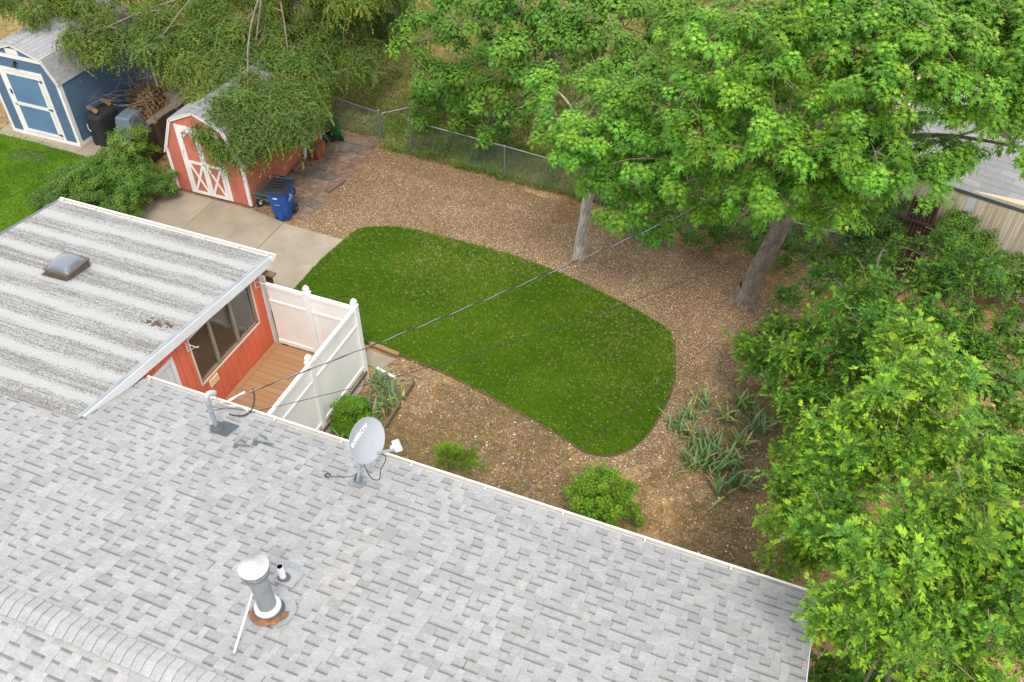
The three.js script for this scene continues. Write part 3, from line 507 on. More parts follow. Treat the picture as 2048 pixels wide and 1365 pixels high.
// ------------------------------------------------------------------ deck and white vinyl fence
const FU = -7.96, FV = 11.33, FT = 2.08;
const deck = thing('deck', 'brown composite deck of long boards beside the red wall', 'deck');
{
  const r = rng(7), ms = [0xb68d66, 0xb38a63, 0xb99069, 0xb48b64].map((c) => mat(c, 0.75, { map: deckTex })), p = 0.1465;
  put('frame', box(WU + 0.02, FU + 0.02, 7.25, FV - 0.02, 0.02, DK - 0.03), mat(0xa07d5a, 0.9), deck);
  put('border_board', box(WU + 0.012, WU + 0.148, 7.26, FV - 0.06, DK - 0.028, DK, 0.004), ms[1], deck);
  for (let v = FV - 0.06 - p; v > 7.1; v -= p) put('board', box(WU + 0.153, FU + 0.03, Math.max(v, 7.24), v + p - 0.006, DK - 0.028, DK - 0.001 * (1 + r()), 0.004), ms[Math.floor(r() * 4)], deck);
  put('rim_board', box(FU + 0.075, FU + 0.105, 7.3, 11.28, DK - 0.1, DK - 0.045), mat(0x7a5a45, 0.8, { map: woodTexAcross }), deck);
  const lat = new THREE.Group(); lat.name = 'lattice'; deck.add(lat); // crossing slats below the fence
  const wl = mat(0xdcdad4, 0.7); for (let i = 0; i < 62; i++) { const v = 7.5 + i * 0.062, h0 = 0.0, h1 = DK - 0.05; for (const s of [-1, 1]) { const a = V(FU + 0.05 + (s > 0 ? 0.008 : 0), v, h0), b = V(FU + 0.05 + (s > 0 ? 0.008 : 0), v + s * (h1 - h0) * 0.8, h1); if (-b.z < 7.3 || -b.z > 11.3) continue; put('slat', bar(a, b, 0.006, 0.022), wl, lat); } }
}
const fence = thing('vinyl_fence', 'white vinyl privacy fence with capped posts around the deck', 'fence');
{
  const post = (u, v, h0, h1) => {
    const g = new THREE.Group(); g.name = 'post'; fence.add(g); put('shaft', box(u - 0.062, u + 0.062, v - 0.062, v + 0.062, h0, h1, 0.006), M.vinyl, g);
    const w = 0.054, pts = [[0.088, 0], [0.088, 0.035], [0.066, 0.045], [0.056, 0.06], [0.068, 0.1], [0.066, 0.14], [0.042, 0.185], [0.0, 0.212]], geo = new THREE.LatheGeometry(pts.map(([x, y]) => new THREE.Vector2(x * 1.1, y)), 4); geo.rotateY(Math.PI / 4); // gothic cap on a square plan
    const c = toCreasedNormals(geo, 0.5); c.translate(u, h1, -v); put('cap', c, M.vinyl, g);
  };
  post(FU, FV, 0, FT + 0.02); post(-9.07, FV, DK, FT + 0.02); post(FU, 9.6, 0, FT + 0.02); post(FU, 7.75, 0, FT + 0.02);
  const run = (a, b, along) => { // one bay: three rails and tongued boards above and below the middle rail
    const R = (s0, s1, o, h0, h1, r) => along === 'u' ? box(s0, s1, FV - o, FV + o, h0, h1, r) : box(FU - o, FU + o, s0, s1, h0, h1, r);
    const lo = along === 'u' ? DK + 0.02 : DK - 0.03; put('rail', R(a, b, 0.038, FT - 0.1, FT, 0.012), M.vinyl, fence); put('rail', R(a, b, 0.033, FT - 0.5, FT - 0.43, 0.01), M.vinyl, fence); put('rail', R(a, b, 0.036, lo, lo + 0.11, 0.01), M.vinyl, fence);
    const n = Math.round((b - a) / 0.152), w = (b - a) / n;
    for (let i = 0; i < n; i++) { put('board', R(a + i * w + 0.0012, a + (i + 1) * w - 0.0012, 0.011, FT - 0.43, FT - 0.1, 0.004), M.vinyl, fence); put('board', R(a + i * w + 0.0012, a + (i + 1) * w - 0.0012, 0.011, lo + 0.11, FT - 0.5, 0.004), M.vinyl, fence); }
  };
  run(-10.06, -9.133, 'u'); run(-9.007, FU - 0.063, 'u'); run(9.663, FV - 0.063, 'v'); run(7.813, 9.537, 'v');
}
{ // brown post and rail beyond the corner of the addition
  const t = thing('wooden_gate_post', 'dark brown wooden post with a weathered cap behind the white fence', 'post');
  put('shaft', box(-10.13, -10.06, 11.44, 11.53, 0.03, 2.2), M.brownTrim, t); put('cap', box(-10.17, -9.9, 11.40, 11.54, 2.2, 2.24), M.oldWoodAcross, t); put('stile', box(-10.05, -9.98, 11.45, 11.49, 0.1, 2.18), M.brownTrim, t);
  put('hinge', box(-10.09, -10.02, 11.39, 11.437, 1.72, 1.78), M.white, t);
}

// ------------------------------------------------------------------ things on the roof
const onRoof = (v) => EAVE_H + SL * (EAVE_V - v) + 0.012;
{ // metal flue
  const t = thing('flue_pipe', 'galvanised metal flue pipe with conical cap and rusty base', 'chimney'), u = -5.03, v = 4.28, h = onRoof(v), lathe = (p, n = 28) => new THREE.LatheGeometry(p.map(([a, b]) => new THREE.Vector2(a, b)), n).translate(u, h, -v).toNonIndexed();
  const zinc = mat(0xa0a8ae, 0.5, { metalness: 0.15, map: grainTex }), bright = mat(0xdfe1e3, 0.32, { metalness: 0.8, map: grainTex });
  put('pipe', rod(V(u, v, h + 0.02), V(u, v, h + 0.86), 0.118, 0.118, 28), zinc, t);
  put('seam', box(u - 0.008, u + 0.008, v - 0.1225, v - 0.117, h + 0.1, h + 0.8), zinc, t);
  put('collar', lathe([[0.119, 0.15], [0.165, 0.13], [0.172, 0.09], [0.155, 0.085], [0.119, 0.085]]), mat(0xd0d4d5, 0.45, { metalness: 0.3 }), t);
  const cone = lathe([[0.15, 0.1], [0.2, -0.02], [0.215, -0.075], [0.205, -0.08]]); put('base_cone', cone, M.lead, t);
  const rust = tex(256, 256, (x, y) => { const n = fbm(x * 9, y * 9, 301, 4), s = 0.85 + 0.3 * hash2(x * 256 | 0, y * 256 | 0, 2); return mix3([0.66, 0.40, 0.20], [0.44, 0.34, 0.28], sstep(0.3, 0.62, n)).map((c) => c * s); }, 0.5);
  const plate = (r0, r1, a0, a1, dh, sd) => { const o = [], q = rng(sd), N = 22; for (let i = 0; i <= N; i++) { const a = lerp(a0, a1, i / N) * R; const e = r1 * (0.95 + 0.09 * q()); o.push([Math.cos(a) * e, Math.sin(a) * e]); } for (let i = N; i >= 0; i--) { const a = lerp(a0, a1, i / N) * R; o.push([Math.cos(a) * r0, Math.sin(a) * r0]); } const g = slab(o, 0, 0.004); g.applyMatrix4(new THREE.Matrix4().makeRotationX(-Math.atan(SL))); g.translate(u, onRoof(v) + dh, -v); return g; };
  put('flashing', plate(0.1, 0.34, -35, 60, 0.006, 3), mat(0xa9afb3, 0.6, { map: grainTex }), t); put('rusty_flashing', plate(0.1, 0.262, -150, 20, 0.011, 4), mat(0xffffff, 0.85, { map: rust }), t);
  // storm cap: perforated band and cone
  put('cap_band', lathe([[0.13, 0.84], [0.175, 0.87], [0.175, 0.905]]), zinc, t); put('cap_ring', lathe([[0.176, 0.96], [0.18, 1.0], [0.172, 1.0], [0.172, 0.96]]), zinc, t);
  const slots = []; for (let i = 0; i < 36; i++) { const a = i / 36 * 6.2832, c = Math.cos(a), s = Math.sin(a); slots.push(bar(new THREE.Vector3(u + c * 0.174, h + 0.9, -v + s * 0.174), new THREE.Vector3(u + c * 0.174, h + 0.965, -v + s * 0.174), 0.012, 0.012)); }
  put('cap_mesh', merge(slots), bright, t); put('cap_mesh', lathe([[0.172, 0.928], [0.177, 0.928], [0.177, 0.938], [0.172, 0.938]]), bright, t);
  put('inner_pipe', rod(V(u, v, h + 0.8), V(u, v, h + 0.95), 0.1, 0.1, 20), M.lead, t);
  put('cap_cone', toCreasedNormals(lathe([[0.186, 0.985], [0.186, 1.0], [0.1, 1.05], [0.02, 1.085], [0.0, 1.09]], 22), 0.25), bright, t);
  put('brace', rod(V(u - 0.13, v - 0.02, h + 0.4), V(u + 0.02, 3.56, onRoof(3.56)), 0.016, 0.016, 8), mat(0xd3d6d8, 0.45, { metalness: 0.3 }), t); put('brace_foot', box(u - 0.01, u + 0.05, 3.53, 3.6, onRoof(3.56) - 0.005, onRoof(3.56) + 0.012), M.galvDull, t);
}
function tilted(w, d, th, u, v, m, dy = 0.01) { const g = new THREE.BoxGeometry(w, th, d); g.rotateX(-Math.atan(SL)); g.translate(u, onRoof(v) + dy, -v); return metric(g); }
{ // short white plumbing vent
  const t = thing('vent_pipe', 'short white plastic vent pipe beside the metal flue', 'vent pipe'), u = -5.175, v = 4.8, h = onRoof(v);
  put('flashing', tilted(0.27, 0.3, 0.006, u + 0.06, v + 0.05), mat(0xa9afb3, 0.6, { map: grainTex }), t);
  put('boot', new THREE.LatheGeometry([[0.095, -0.01], [0.09, 0.02], [0.06, 0.035], [0.046, 0.06]].map(([a, b]) => new THREE.Vector2(a, b)), 20).translate(u, h, -v).toNonIndexed(), mat(0x5d5c5e, 0.85), t);
  put('pipe', new THREE.LatheGeometry([[0.043, 0], [0.043, 0.3], [0.037, 0.3], [0.037, 0.06], [0, 0.06]].map(([a, b]) => new THREE.Vector2(a, b)), 18).translate(u, h, -v).toNonIndexed(), mat(0xe9eaec, 0.45), t); put('liner', new THREE.LatheGeometry([[0.0365, 0.298], [0.0365, 0.07], [0, 0.062]].map(([a, b]) => new THREE.Vector2(a, b)), 18).translate(u, h, -v).toNonIndexed(), mat(0x16201f, 0.8, { side: THREE.DoubleSide }), t);
}
{ // tall service mast with a weather head
  const t = thing('service_mast', 'grey metal service mast with rounded weather head near the gutter', 'pipe'), u = -8.02, v = 7.08, h = onRoof(v), m = mat(0x9aa4ad, 0.5, { metalness: 0.35 });
  put('flashing', tilted(0.3, 0.34, 0.006, u + 0.12, v + 0.05), mat(0x5c636d, 0.7, { map: grainTex }), t); put('boot', new THREE.LatheGeometry([[0.115, -0.015], [0.11, 0.03], [0.07, 0.05], [0.048, 0.09]].map(([a, b]) => new THREE.Vector2(a, b)), 20).translate(u, h, -v).toNonIndexed(), mat(0x53565b, 0.8), t);
  put('pipe', rod(V(u, v, h), V(u - 0.005, v + 0.005, h + 0.64), 0.041, 0.041, 16), m, t); put('clamp', rod(V(u, v, h + 0.42), V(u, v, h + 0.45), 0.049, 0.049, 16), M.steelGrey, t);
  put('weather_head', limb([V(u, v, h + 0.6), V(u, v + 0.0, h + 0.72), V(u + 0.02, v + 0.05, h + 0.775), V(u + 0.05, v + 0.12, h + 0.74)], 0.054, 0.05, 10, 14, 0), mat(0xa7adb0, 0.55, { metalness: 0.3 }), t); put('hood_face', new THREE.SphereGeometry(0.05, 12, 8).translate(u + 0.052, h + 0.735, -v - 0.125).toNonIndexed(), mat(0x8f9598, 0.6), t);
  put('bolt_strap', box(u - 0.06, u - 0.045, v - 0.05, v + 0.05, h + 0.42, h + 0.45), M.galvDull, t);
}
for (const [u, v, a, label] of [[-7.47, 6.85, 0.4, 'small grey metal antenna bracket with worn base on the shingles'], [-7.25, 7.06, 0.2, 'larger curved grey metal antenna bracket on the shingles']]) {
  const t = thing('roof_bracket', label, 'bracket'), h = onRoof(v), m = mat(0x9eaab0, 0.45, { metalness: 0.5, map: grainTex }), big = a < 0.3 ? 1.35 : 1;
  put('foot', tilted(0.07 * big, 0.12 * big, 0.006, u, v, m, 0.006), m, t); put('hoop', limb([V(u, v - 0.04, h), V(u + 0.02, v - 0.02, h + 0.1 * big), V(u + 0.05, v + 0.05, h + 0.12 * big), V(u + 0.1 * big, v + 0.1, h + 0.02)], 0.024 * big, 0.017, 10, 8, 0), m, t); put('tongue', bar(V(u, v + 0.02, h + 0.006), V(u + 0.2 * big, v + 0.07, h - 0.002), 0.03, 0.01), m, t);
}
{ // satellite dish
  const t = thing('satellite_dish', 'grey oval satellite dish with white lettering on a bent mast', 'satellite dish'), E = 36 * R, C = V(-5.12, 7.08, 3.84);
  const n = new THREE.Vector3(Math.cos(E), Math.sin(E), 0), w = new THREE.Vector3(0, 0, -1), up = new THREE.Vector3(-Math.sin(E), Math.cos(E), 0); // faces along +x and up
  const cv = document.createElement('canvas'); cv.width = 512; cv.height = 512; const x = cv.getContext('2d'); x.fillStyle = '#9aa0a6'; x.fillRect(0, 0, 512, 512); x.fillStyle = '#f2f4f6'; x.font = 'bold 62px sans-serif'; x.textAlign = 'left'; x.fillText('DIRECTV', 142, 190); x.beginPath(); x.arc(108, 168, 27, 0, 7); x.fill(); x.strokeStyle = '#9aa0a6'; x.lineWidth = 5; x.beginPath(); x.arc(122, 172, 17, 2.2, 5.4); x.stroke(); x.beginPath(); x.arc(116, 170, 22, 2.6, 4.6); x.stroke();
  const face = new THREE.CanvasTexture(cv); face.colorSpace = THREE.SRGBColorSpace;
  const Nr = 14, Na = 48, A = 0.385, B = 0.30, P = (r, a) => { const s = Math.cos(a) * A * r, q = Math.sin(a) * B * r; return [s, q, 0.085 * (r * r - 1)]; };
  const surf = (dz, flip) => { const pos = [], uv = []; const add = (q) => { pos.push(C.x + w.x * q[0] + up.x * q[1] + n.x * (q[2] + dz), C.y + w.y * q[0] + up.y * q[1] + n.y * (q[2] + dz), C.z + w.z * q[0] + up.z * q[1] + n.z * (q[2] + dz)); uv.push(0.5 + q[0] / (2 * A), 0.5 + q[1] / (2 * A) * 1.0); }; for (let i = 0; i < Nr; i++) for (let k = 0; k < Na; k++) { const a = P(i / Nr, k / Na * 6.28319), b = P((i + 1) / Nr, k / Na * 6.28319), c = P((i + 1) / Nr, (k + 1) / Na * 6.28319), d = P(i / Nr, (k + 1) / Na * 6.28319); for (const q of flip ? [a, c, b, a, d, c] : [a, b, c, a, c, d]) add(q); } const g = new THREE.BufferGeometry(); g.setAttribute('position', new THREE.Float32BufferAttribute(pos, 3)); g.setAttribute('uv', new THREE.Float32BufferAttribute(uv, 2)); g.computeVertexNormals(); return g; };
  const paint = mat(0x969ca2, 0.55), rim = []; put('reflector', surf(0.0, false), mat(0xffffff, 0.55, { map: face }), t); put('reflector_back', surf(-0.006, true), paint, t);
  for (let k = 0; k <= Na; k++) { const q = P(1, k / Na * 6.28319); rim.push(C.clone().addScaledVector(w, q[0]).addScaledVector(up, q[1]).addScaledVector(n, q[2] - 0.003)); } put('rim', wireTube(rim, 0.007, 96, 6), paint, t);
  const at = (a, b, c) => C.clone().addScaledVector(w, a).addScaledVector(up, b).addScaledVector(n, c);
  for (const [a, b] of [[-0.03, 0.0], [0.06, 0.02], [-0.02, -0.16], [0.07, -0.14]]) put('bolt', rod(at(a, b, -0.09 + 0.085 * ((a / A) ** 2 + (b / B) ** 2)), at(a, b, -0.078 + 0.085 * ((a / A) ** 2 + (b / B) ** 2)), 0.007), M.galvDull, t);
  const foot = V(-5.33, 6.95, onRoof(6.95)), elbow = V(-5.27, 7.02, 3.36);
  put('mount_plate', tilted(0.22, 0.2, 0.008, foot.x, 6.93, null, 0.008), M.galvDull, t); put('bracket', bar(foot.clone().add(new THREE.Vector3(-0.05, 0, 0)), foot.clone().add(new THREE.Vector3(-0.04, 0.13, -0.02)), 0.008, 0.08), M.galvDull, t); put('bracket', bar(foot.clone().add(new THREE.Vector3(0.06, 0, 0)), foot.clone().add(new THREE.Vector3(0.05, 0.13, -0.02)), 0.008, 0.08), M.galvDull, t);
  put('mast', limb([foot.clone().add(new THREE.Vector3(0, 0.03, 0)), foot.clone().lerp(elbow, 0.5), elbow, at(0, -0.1, -0.2)], 0.027, 0.027, 14, 12, 0), paint, t); put('back_mount', bar(at(0, -0.16, -0.17), at(0, 0.06, -0.17), 0.08, 0.08), M.galvDull, t);
  const tip = at(0, -0.27, 0.44); put('feed_arm', bar(at(0, -0.27, -0.03), tip, 0.04, 0.035, 0.008), paint, t);
  put('feed_body', bar(tip.clone().addScaledVector(up, -0.04).addScaledVector(w, -0.02), tip.clone().addScaledVector(up, 0.13).addScaledVector(w, 0.05), 0.12, 0.055, 0.012), mat(0xb4bbc0, 0.5), t);
  put('feed_horn', rod(tip.clone().addScaledVector(up, 0.07), tip.clone().addScaledVector(up, 0.05).addScaledVector(n, -0.1), 0.034, 0.03, 12), mat(0xe2e5e8, 0.5), t);
  const cbl = mat(0x26282b, 0.6); put('cable', wireTube([at(0, -0.27, 0.02), at(0.02, -0.38, 0.04), V(-5.02, 7.14, 3.1), V(-5.06, 7.12, onRoof(7.12) + 0.03), V(-5.14, 7.07, onRoof(7.07) + 0.05), V(-5.24, 7.04, 3.3)], 0.007, 40), cbl, t);
  put('ground_wire', wireTube([V(-5.24, 7.02, 3.25), V(-5.4, 6.95, onRoof(6.95) + 0.12), V(-5.62, 6.9, onRoof(6.9) + 0.03), V(-5.75, 6.86, onRoof(6.86) + 0.02)], 0.005, 20), cbl, t); put('cable_clip', wireTube([V(-5.75, 6.86, onRoof(6.86) + 0.02), V(-5.8, 6.88, onRoof(6.88) + 0.05), V(-5.85, 6.84, onRoof(6.84) + 0.015), V(-5.77, 6.83, onRoof(6.83) + 0.01)], 0.012, 14), cbl, t);
}
{ // overhead cables
  const sag = (a, b, s, n = 12) => Array.from({ length: n + 1 }, (_, i) => { const t = i / n; const p = a.clone().lerp(b, t); p.y -= s * 4 * t * (1 - t); return p; });
  const t = thing('service_drop', 'twisted black and silver power cable from the eave to the trees', 'cable'), A = V(-8.2, 7.72, 2.86), B = V(1.9, 18.8, 5.1), main = new THREE.CatmullRomCurve3(sag(A, B, 0.3, 16));
  const strand = (ph, r0) => Array.from({ length: 261 }, (_, i) => { const q = main.getPoint(i / 260), a = i * 0.55 + ph; return q.add(new THREE.Vector3(Math.cos(a) * r0 * 0.9, Math.sin(a) * r0, Math.cos(a) * r0 * 0.4)); });
  put('conductor', wireTube(strand(0, 0.0075), 0.0062, 520, 5), mat(0x26292e, 0.55), t); put('conductor', wireTube(strand(2.1, 0.0075), 0.0062, 520, 5), mat(0x2e3238, 0.55), t); put('messenger', wireTube(strand(4.2, 0.008), 0.0055, 520, 5), mat(0x9a9fa4, 0.4, { metalness: 0.6 }), t);
  put('wedge_clamp', bar(V(-8.22, 7.68, 2.85), V(-8.07, 7.94, 2.865), 0.035, 0.045), M.white, t); put('bail', bar(V(-8.36, 7.6, 2.83), V(-8.22, 7.69, 2.85), 0.018, 0.018), M.white, t);
  put('drip_loop', wireTube([V(-7.99, 8.06, 2.87), V(-7.9, 7.95, 2.8), V(-7.86, 7.8, 2.7), V(-7.84, 7.62, 2.74), V(-7.9, 7.5, 2.79), V(-8.06, 7.45, 2.82)], 0.013, 30), mat(0x24262a, 0.6), t);
  put('drip_loop', wireTube([V(-7.92, 7.66, 2.75), V(-8.02, 7.62, 2.79), V(-8.2, 7.52, 2.84), V(-8.3, 7.42, 2.85), V(-8.12, 7.2, 3.5), V(-7.98, 7.2, 3.62)], 0.008, 30), mat(0x3a3d41, 0.6), t); put('drip_loop', wireTube([V(-7.85, 7.68, 2.76), V(-7.98, 7.66, 2.83), V(-8.15, 7.6, 2.84), V(-8.1, 7.4, 3.1), V(-7.99, 7.22, 3.6)], 0.01, 30), M.white, t);
  const cable = (label, a, b, s, rad = 0.006) => describe(put('phone_cable', wireTube(sag(a, b, s), rad, 60, 5), mat(0x2a2b2c, 0.7), scene), label, 'cable', null);
  cable('thin black cable crossing the deck towards the large maple', V(-7.85, 7.66, 2.72), V(-0.4, 16.9, 1.95), 0.4, 0.006); cable('thin dark cable from the middle of the gutter over the lawn edge', V(-3.02, 7.78, 2.66), V(0.53, 17.59, 1.5), 0.15, 0.005);
}

// ------------------------------------------------------------------ sheds
// gambrel profile: [du, h] points of the half section, du measured from the middle
function shed(t, u0, u1, v0, v1, prof, wallMat, grooveMat, pitch, shingleTone, opt) {
  const cu = (u0 + u1) / 2, outline = [...prof.map(([d, h]) => [cu - d, h]), ...prof.slice(0, -1).reverse().map(([d, h]) => [cu + d, h])];
  const hAt = (u) => { const d = Math.abs(u - cu); for (let i = 1; i < prof.length; i++) { const [a, ha] = prof[i - 1], [b, hb] = prof[i]; if (d <= a + 1e-9 && d >= b - 1e-9 && a !== b) return lerp(ha, hb, (a - d) / (a - b)); } return prof[0][1]; };
  put('body', gableU(outline.map(([u, h]) => [lerp(cu, u, 0.985), h - (h > 0.3 ? 0.03 : 0)]), v0 + 0.022, v1 - v0 - 0.044), grooveMat, t);
  const kinks = prof.flatMap(([d]) => [cu - d, cu + d]);
  for (let u = u0 + 0.02; u < u1 - 0.02; u += pitch) { // front boards, tops cut to the roof line, left out behind the doors' panels
    const a = u + 0.003, b = Math.min(u + pitch - 0.003, u1 - 0.02), xs = [a, ...kinks.filter((k) => k > a && k < b), b].sort((p, q) => p - q);
    put('siding_board', gableU([[a, 0.06], [b, 0.06], ...xs.slice().reverse().map((x) => [x, hAt(x) - 0.02])], v0, 0.02), wallMat, t);
  }
  const eh = prof[1][1];
  for (let v = v0 + 0.03; v < v1 - 0.03; v += pitch) put('siding_board', box(u1 - 0.02, u1, v + 0.003, Math.min(v + pitch - 0.003, v1 - 0.02), 0.06, eh - 0.01), wallMat, t);
  put('side_wall', box(u0, u0 + 0.02, v0 + 0.03, v1 - 0.03, 0.06, eh - 0.01), wallMat, t); put('rear_wall', gableU(outline.map(([u, h]) => [u, h > 0.3 ? h - 0.02 : 0.06]), v1 - 0.02, 0.02), wallMat, t);
  put('skid', box(u0 - 0.01, u1 + 0.01, v0 + 0.0, v1, 0.002, 0.058), opt.skid, t);
  // roof: four slopes with shingle rows
  const r = rng(opt.seed), rf = new THREE.Group(); rf.name = 'roof'; t.add(rf);
  const tone = (q) => { const k = shingleTone * (0.9 + 0.2 * q()); return [k, k, k * 1.03]; };
  for (const s of [1, -1]) for (let i = 2; i < prof.length; i++) {
    const [da, ha] = prof[i - 1], [db, hb] = prof[i], over = i === 2 ? opt.over : 0, k = (hb - ha) / (da - db), L = Math.hypot(da - db, hb - ha) * (1 + over / Math.max(0.01, da - db));
    const lowU = cu + s * (da + over), lowH = ha - k * over, up = new THREE.Vector3(-s * (da - db), hb - ha, 0).normalize(), x = new THREE.Vector3(0, 0, s), f = slopeFrame(new THREE.Vector3(lowU, lowH + 0.012, 0), x, up);
    const z0 = s > 0 ? -v1 - 0.05 : v0 - 0.06, z1 = s > 0 ? -v0 + 0.06 : v1 + 0.05;
    const dg = new THREE.BoxGeometry(z1 - z0, 0.022, L); dg.translate((z0 + z1) / 2, -0.012, L / 2); dg.applyMatrix4(f); put('roof_panel', metric(dg), M.whiteTrim, rf);
    layShingles(shingles(r, f, z0, z1, L, opt.expo, { random: false, w: opt.tabW, tone }), s > 0 ? opt.single : 0, rf, shingleMat);
  }
  { const [pd, ph] = prof[prof.length - 1], [qd, qh] = prof[prof.length - 2], n = Math.round((v1 - v0 + 0.1) / 0.19), cg = [0, 1].map((i) => { const k = shingleTone * (0.98 + 0.08 * i); return capGeo((ph - qh) / (qd - pd), 0.14, 0.19, [k, k, k * 1.03], i * 0.4); }); for (let i = 0; i < n; i++) { const o = put('ridge_cap', cg[Math.floor(r() * 2)], capMat, rf); o.position.copy(V(cu, v0 - 0.06 + i * 0.19, ph + 0.012)); o.rotation.y = Math.PI / 2; } }
  // white barge boards along the front edge
  const edge = outline.slice(1, -1); for (let i = 0; i + 1 < edge.length; i++) put('barge_board', bar(V(edge[i][0], v0 - 0.028, edge[i][1] - 0.04), V(edge[i + 1][0], v0 - 0.028, edge[i + 1][1] - 0.04), 0.085, 0.022), M.whiteTrim, t);
  put('corner_board', box(u0 - 0.012, u0 + 0.075, v0 - 0.018, v0 - 0.001, 0.06, eh), M.whiteTrim, t); put('corner_board', box(u1 - 0.075, u1 + 0.014, v0 - 0.018, v0 - 0.001, 0.06, eh), M.whiteTrim, t);
  put('corner_board', box(u1 + 0.001, u1 + 0.016, v0, v0 + opt.trimSide, 0.06, eh - 0.02), M.whiteTrim, t); put('corner_board', box(u1 + 0.001, u1 + 0.016, v1 - 0.09, v1, 0.06, eh - 0.02), M.whiteTrim, t);
}
// flat board on a front wall between two (u, h) points
const faceBar = (v, a, b, w, t = 0.02) => bar(V(a[0], v - t / 2, a[1]), V(b[0], v - t / 2, b[1]), w, t);
{
  const t = thing('red_shed', 'salmon red barn shed with white crossed double doors', 'shed'), v = 15.93;
  shed(t, -16.38, -13.96, v, 19.62, [[1.21, 0.05], [1.21, 1.34], [0.81, 2.28], [0, 2.64]], M.redShed, M.redShed, 0.1015, 0.35, { skid: mat(0x8a7460, 0.95, { map: woodTexAcross }), over: 0.06, expo: 0.14, tabW: 0.31, seed: 401, trimSide: 0.04, single: 0 });
  const W = M.whiteTrim, fr = (g) => put('door_trim', g, W, t);
  fr(box(-15.87, -15.77, v - 0.024, v - 0.002, 0.07, 2.05)); fr(box(-14.63, -14.53, v - 0.024, v - 0.002, 0.07, 2.05)); fr(box(-15.87, -14.53, v - 0.025, v - 0.002, 2.052, 2.15));
  for (const [a, b] of [[-15.76, -15.205], [-15.195, -14.64]]) {
    const d = new THREE.Group(); d.name = 'door'; t.add(d); const pit = (b - a - 0.1) / 5; for (let i = 0; i < 5; i++) put('board', box(a + 0.05 + i * pit + 0.002, a + 0.05 + (i + 1) * pit - 0.002, v - 0.014, v - 0.003, 0.09, 2.03), M.redShed, d);
    const e = (g) => put('batten', g, W, d); e(box(a, a + 0.072, v - 0.036, v - 0.016, 0.08, 2.045)); e(box(b - 0.072, b, v - 0.036, v - 0.016, 0.08, 2.045)); e(box(a + 0.073, b - 0.073, v - 0.036, v - 0.016, 0.08, 0.165)); e(box(a + 0.073, b - 0.073, v - 0.036, v - 0.016, 1.03, 1.11)); e(box(a + 0.073, b - 0.073, v - 0.036, v - 0.016, 1.975, 2.045));
    e(faceBar(v - 0.016, [a + 0.07, 0.17], [b - 0.07, 1.02], 0.066, 0.014)); e(faceBar(v - 0.0165, [b - 0.07, 0.17], [a + 0.07, 1.02], 0.066, 0.0175)); e(faceBar(v - 0.016, [a + 0.06, 1.78], [a + 0.24, 1.99], 0.06, 0.014)); e(faceBar(v - 0.016, [b - 0.06, 1.78], [b - 0.24, 1.99], 0.06, 0.014));
  }
  put('latch', box(-15.25, -15.15, v - 0.045, v - 0.037, 1.05, 1.075), M.galv, t);
}
{
  const t = thing('blue_shed', 'blue barn shed with white framed single door', 'shed'), v = 16.66;
  shed(t, -22.95, -20.41, v, 20.3, [[1.27, 0.05], [1.27, 2.05], [0.93, 2.74], [0, 3.05]], M.blueShed, M.grooveBlue, 0.135, 0.46, { skid: M.whiteTrim, over: 0.03, expo: 0.135, tabW: 0.305, seed: 402, trimSide: 0.11, single: 130 });
  const W = M.whiteTrim, fr = (g) => put('trim', g, W, t); fr(box(-22.6, -20.75, v - 0.022, v - 0.001, 2.58, 2.69)); fr(box(-22.95, -20.40, v - 0.03, v - 0.019, 0.06, 0.17)); fr(box(-20.394, -20.38, v + 0.115, 20.2, 0.06, 0.17));
  put('gable_vent', box(-21.94, -21.5, v - 0.018, v - 0.001, 2.705, 2.87), W, t);
  fr(box(-22.5, -22.39, v - 0.024, v - 0.002, 0.175, 2.16)); fr(box(-21.0, -20.89, v - 0.024, v - 0.002, 0.175, 2.16)); fr(box(-22.5, -20.89, v - 0.026, v - 0.003, 2.162, 2.26));
  const d = new THREE.Group(); d.name = 'door'; t.add(d); put('panel', box(-22.38, -21.01, v - 0.013, v - 0.003, 0.19, 2.15), mat(0x5b80a4, 0.7, { map: paintTex }), d);
  const e = (g) => put('batten', g, W, d); e(box(-22.38, -22.27, v - 0.032, v - 0.015, 0.19, 2.15)); e(box(-21.12, -21.01, v - 0.032, v - 0.015, 0.19, 2.15)); for (const h of [0.19, 1.07, 2.05]) e(box(-22.268, -21.122, v - 0.031, v - 0.015, h, h + 0.1));
  for (const h of [0.3, 1.12, 2.0]) { const g = new THREE.Group(); g.name = 'hinge'; d.add(g); put('strap', box(-21.12, -20.95, v - 0.04, v - 0.033, h, h + 0.03), M.black, g); put('knuckle', rod(V(-21.005, v - 0.045, h - 0.02), V(-21.005, v - 0.045, h + 0.05), 0.012), M.black, g); }
  put('handle', box(-22.35, -22.3, v - 0.05, v - 0.033, 1.42, 1.56), M.black, d); put('hasp', new THREE.TorusGeometry(0.035, 0.007, 6, 14).translate(-22.32, 1.1, -v + 0.045).toNonIndexed(), M.galv, d);
  const l = new THREE.Group(); l.name = 'wall_light'; t.add(l); put('base', rod(V(-21.74, v - 0.002, 2.46), V(-21.74, v - 0.03, 2.46), 0.05, 0.05, 12), M.black, l); put('lamp_head', limb([V(-21.74, v - 0.03, 2.46), V(-21.72, v - 0.08, 2.44), V(-21.69, v - 0.12, 2.38)], 0.03, 0.045, 6, 10, 0), M.black, l);
}

